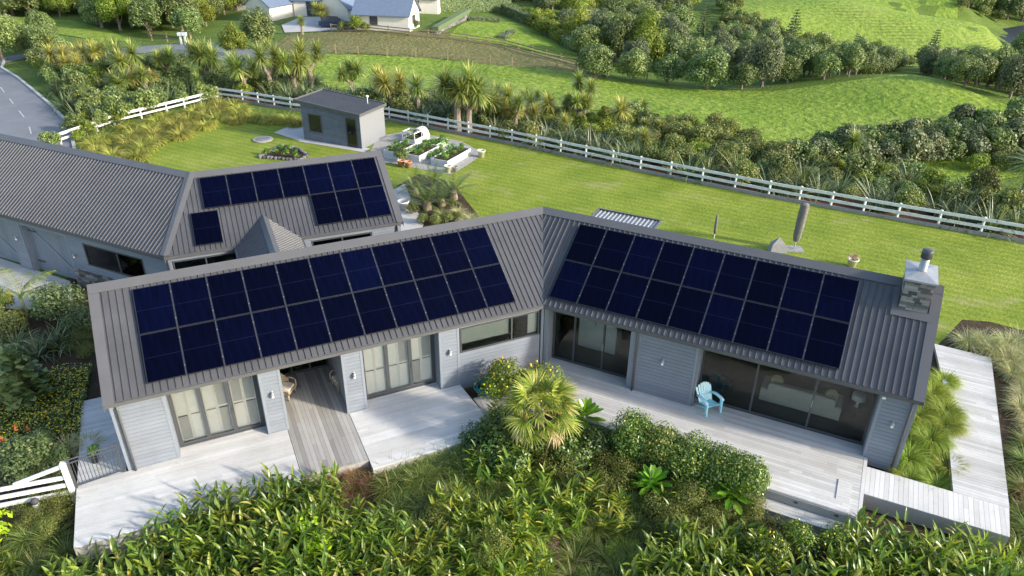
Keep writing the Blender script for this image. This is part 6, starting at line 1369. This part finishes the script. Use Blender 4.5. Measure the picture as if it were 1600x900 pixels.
# ------------------------------------------------------------------ middle distance trees
def trees(kind, lst, cat='tree'):
    for px, py, s, lab in lst: plant(kind, gp(px, py), s, lab, cat)
trees('bright_tree', [(368,90,1.0,'open crowned tree standing alone beside the side road')])
trees('bush_tree', [(408,78,1.35,'big dark spreading tree left of the neighbour driveway'), (298,60,1.2,'rounded dark tree behind the letterboxes'), (5,95,1.5,'dark tree at the left picture edge by the road end'), (20,72,1.0,'smaller dark tree behind the one at the left edge')])
trees('round_tree', [(930,123,1.35,'round dark tree first in the row beyond the paddock'), (988,128,1.25,'round dark tree second in the row beyond the paddock'), (1042,133,1.15,'round tree in the middle of the row beyond the paddock'), (1105,140,1.5,'broad round tree with a sunlit top beyond the paddock'), (1158,140,1.05,'narrow round tree right of the broad one'), (1080,118,1.4,'round tree behind the broad one'), (1050,100,1.5,'tall round tree above the row'), (918,92,1.5,'dark tree above the first of the row')])
trees('grey_tree', [(1190,136,1.45,'tall grey green tree at the end of the round tree row')])
trees('bright_tree', [(1362,95,1.0,'rounded olive tree at the foot of the far hill')])
trees('conifer', [(1058,45,.95,'slender conifer in the bush below the green gap'), (1098,60,1.0,'second slender conifer right of the gap'), (1235,78,1.2,'thin spire conifer before the far hill'), (1330,100,.9,'spindly conifer left of the olive tree'), (1452,100,1.0,'slender conifer at the right foot of the far hill')], 'conifer')
trees('bush_tree', [(1440,106,1.0,'dark tree beside the conifer at the right foot of the far hill')])
zone('bush_tree', [(1195,131),(1205,114),(1290,117),(1375,104),(1400,110),(1330,119),(1270,130)], 2.5, (.8, 1.05), 'dark tree in the gully just behind the mound', 'tree', 'gully trees behind the mound', 61)
zone(['bush_tree', 'grey_tree'], [(1435,115),(1480,112),(1570,130),(1600,150),(1590,160),(1500,135)], 2.6, (.85, 1.1), {'bush_tree': 'dark tree in the clump right of the mound', 'grey_tree': 'grey green tree in the clump right of the mound'}, 'tree', 'clump right of the mound', 62)
zone(['bush_tree', 'bush_tree', 'grey_tree', 'round_tree'], [(1050,112),(1120,80),(1200,75),(1290,105),(1200,115),(1120,118)], 2.9, (.9, 1.25), 'mixed dark tree in the gully left of the far hill', 'tree', 'gully wood', 63)
zone(['bush_tree', 'bright_tree', 'grey_tree'], [(880,60),(900,25),(990,35),(1060,60),(1060,105),(1000,112),(930,90)], 3.4, (1.15, 1.65), {'bush_tree': 'dark tree in the wood between the two lawns and the gully', 'bright_tree': 'sunlit tree in the wood between the lawns and the gully', 'grey_tree': 'grey tree in the wood between the lawns and the gully'}, 'tree', 'wood above the round trees', 64)
zone(['bush_tree', 'bright_tree', 'grey_tree'], [(840,22),(850,-8),(1010,-8),(1080,10),(1060,40),(980,28),(900,18)], 3.3, (1.1, 1.6), {'bush_tree': 'dark far tree at the top of the middle wood', 'bright_tree': 'sunlit far tree at the top of the middle wood', 'grey_tree': 'grey far tree at the top of the middle wood'}, 'tree', 'top of the middle wood', 65)
zone(['mixed_bush', 'green_bush'], [(1120,60),(1180,45),(1300,95),(1420,104),(1400,112),(1260,105)], 2.3, (1.2, 1.9), {'mixed_bush': 'scrubby brown bush along the foot of the far hill', 'green_bush': 'green scrub bush along the foot of the far hill'}, 'bush', 'scrub at the hill foot', 66)
zone(['bush_tree', 'mixed_bush'], [(1500,20),(1530,-10),(1660,-10),(1660,42),(1580,35)], 4.0, (1.4, 2.0), {'bush_tree': 'dark tree on the cliff beyond the creek', 'mixed_bush': 'scrub bush on the cliff beyond the creek'}, {'bush_tree': 'tree', 'mixed_bush': 'bush'}, 'far cliff', 67)
zone(['mixed_bush', 'bush_tree'], [(1590,90),(1660,80),(1660,170),(1610,150)], 3.0, (1.2, 1.7), {'mixed_bush': 'scrub at the right edge below the creek', 'bush_tree': 'dark tree at the right edge below the creek'}, {'bush_tree': 'tree', 'mixed_bush': 'bush'}, 'right edge scrub', 68)
# the wood along the top left
zone(['bright_tree', 'bright_tree', 'bush_tree'], [(-40,30),(-40,8),(150,8),(160,24),(90,28)], 3.2, (1.3, 1.7), {'bright_tree': 'sunlit yellow green tree along the top left edge', 'bush_tree': 'dark tree along the top left edge'}, 'tree', 'top left wood', 71)
zone(['bush_tree', 'bush_tree', 'bright_tree'], [(150,42),(160,15),(260,5),(300,25),(290,52),(210,55)], 2.9, (1.2, 1.6), {'bright_tree': 'sunlit tree in the wood above the side road', 'bush_tree': 'dark tree in the wood above the side road'}, 'tree', 'wood above the side road', 72)
zone(['bush_tree', 'bright_tree'], [(290,35),(300,0),(480,-12),(470,8),(400,8),(350,28),(330,45)], 3.0, (1.1, 1.5), {'bright_tree': 'sunlit tree above the neighbour outbuilding', 'bush_tree': 'dark tree above the neighbour outbuilding'}, 'tree', 'trees above the outbuilding', 73)
zone(['bush_tree', 'bright_tree'], [(460,2),(460,-6),(860,-6),(860,2),(700,0)], 2.6, (1.2, 1.6), {'bright_tree': 'sunlit tree at the top edge behind the neighbour house', 'bush_tree': 'dark tree at the top edge behind the neighbour house'}, 'tree', 'trees behind the neighbour house', 74)
trees('bright_tree', [(557,50,.62,'rounded yellow green shrub before the neighbour house')]); 
for px, py, s, lab in ((573,50,.8,'small dark clipped shrub right of the yellow green one'), (650,45,.75,'clipped round shrub at the right end of the neighbour house'), (535,50,.9,'low spreading shrub beside the parked car')): plant('green_bush', gp(px, py), s, lab, 'shrub')
pc((473,55,.85,0,'pale cabbage tree on the neighbour driveway'), (504,40,1.0,3,'golden cabbage tree before the neighbour garage door'))
# clipped hedges round the neighbour lawn: leaf covered blocks
def hedge(a, b, w, h, label, seed, m=None):
    a, b = np.array(gp(*a)), np.array(gp(*b)); d = b-a; L = np.linalg.norm(d[:2]); d = d/np.linalg.norm(d[:2]); n_ = np.array([-d[1], d[0], 0]); r = random.Random(seed); t = thing('hedge', tuple(a), label, 'hedge')
    core = MB(); fl = MB()
    for i in range(4): pass
    q = [a-n_*w*.45, a+n_*w*.45, b+n_*w*.45, b-n_*w*.45]; core.hexa([x-(0, 0, .3) for x in q]+[x+(0, 0, h*.93) for x in q]); part(t, 'core', core, m or m_hedgetop)
    for i in range(int(L*(w+2*h)*26)):
        k = r.random(); u = r.uniform(0, L); z = r.uniform(.05, h); v = w/2*(1 if k < .35 else -1) if k < .7 else r.uniform(-w/2, w/2); z = z if k < .7 else h; base = a+(b-a)*(u/L); nrm = n_*(v/w*2) if k < .7 else Z
        card(fl, base+n_*v+Z*z+rdir(r)*.06, nrm+rdir(r)*.7, .16, .24, r)
    part(t, 'foliage', fl, m or m_tree)
hedge((668,20), (795,20), 1.4, 2.2, 'long clipped hedge along the top of the neighbour lawn', 1); hedge((790,22), (850,48), 2.0, 1.7, 'clipped hedge turning down the right side of the neighbour lawn', 2); hedge((852,52), (900,82), 1.6, 1.5, 'lower clipped hedge at the right end of the neighbour lawn', 3)
hedge((735,32), (780,36), 1.2, .6, 'low grey clipped hedge across the neighbour lawn', 4, m_treeg); hedge((783,62), (800,52), 1.2, .5, 'short low clump of hedge in the neighbour lawn', 5, m_treeg)
zone('bright_bush', [(820,30),(850,35),(885,60),(880,70),(840,52)], 1.5, (1.2, 1.5), 'rounded sunlit shrub beside the clipped hedge', 'shrub', 'rounded shrubs by the hedge', 75)
zone(['green_bush', 'mixed_bush'], [(1122,-12),(1142,-12),(1145,30),(1205,58),(1195,72),(1130,40)], 2.0, (1.3, 2.0), {'mixed_bush': 'scrub bush down the left edge of the far hill', 'green_bush': 'green bush down the left edge of the far hill'}, 'bush', 'scrub at the hill edge', 76)
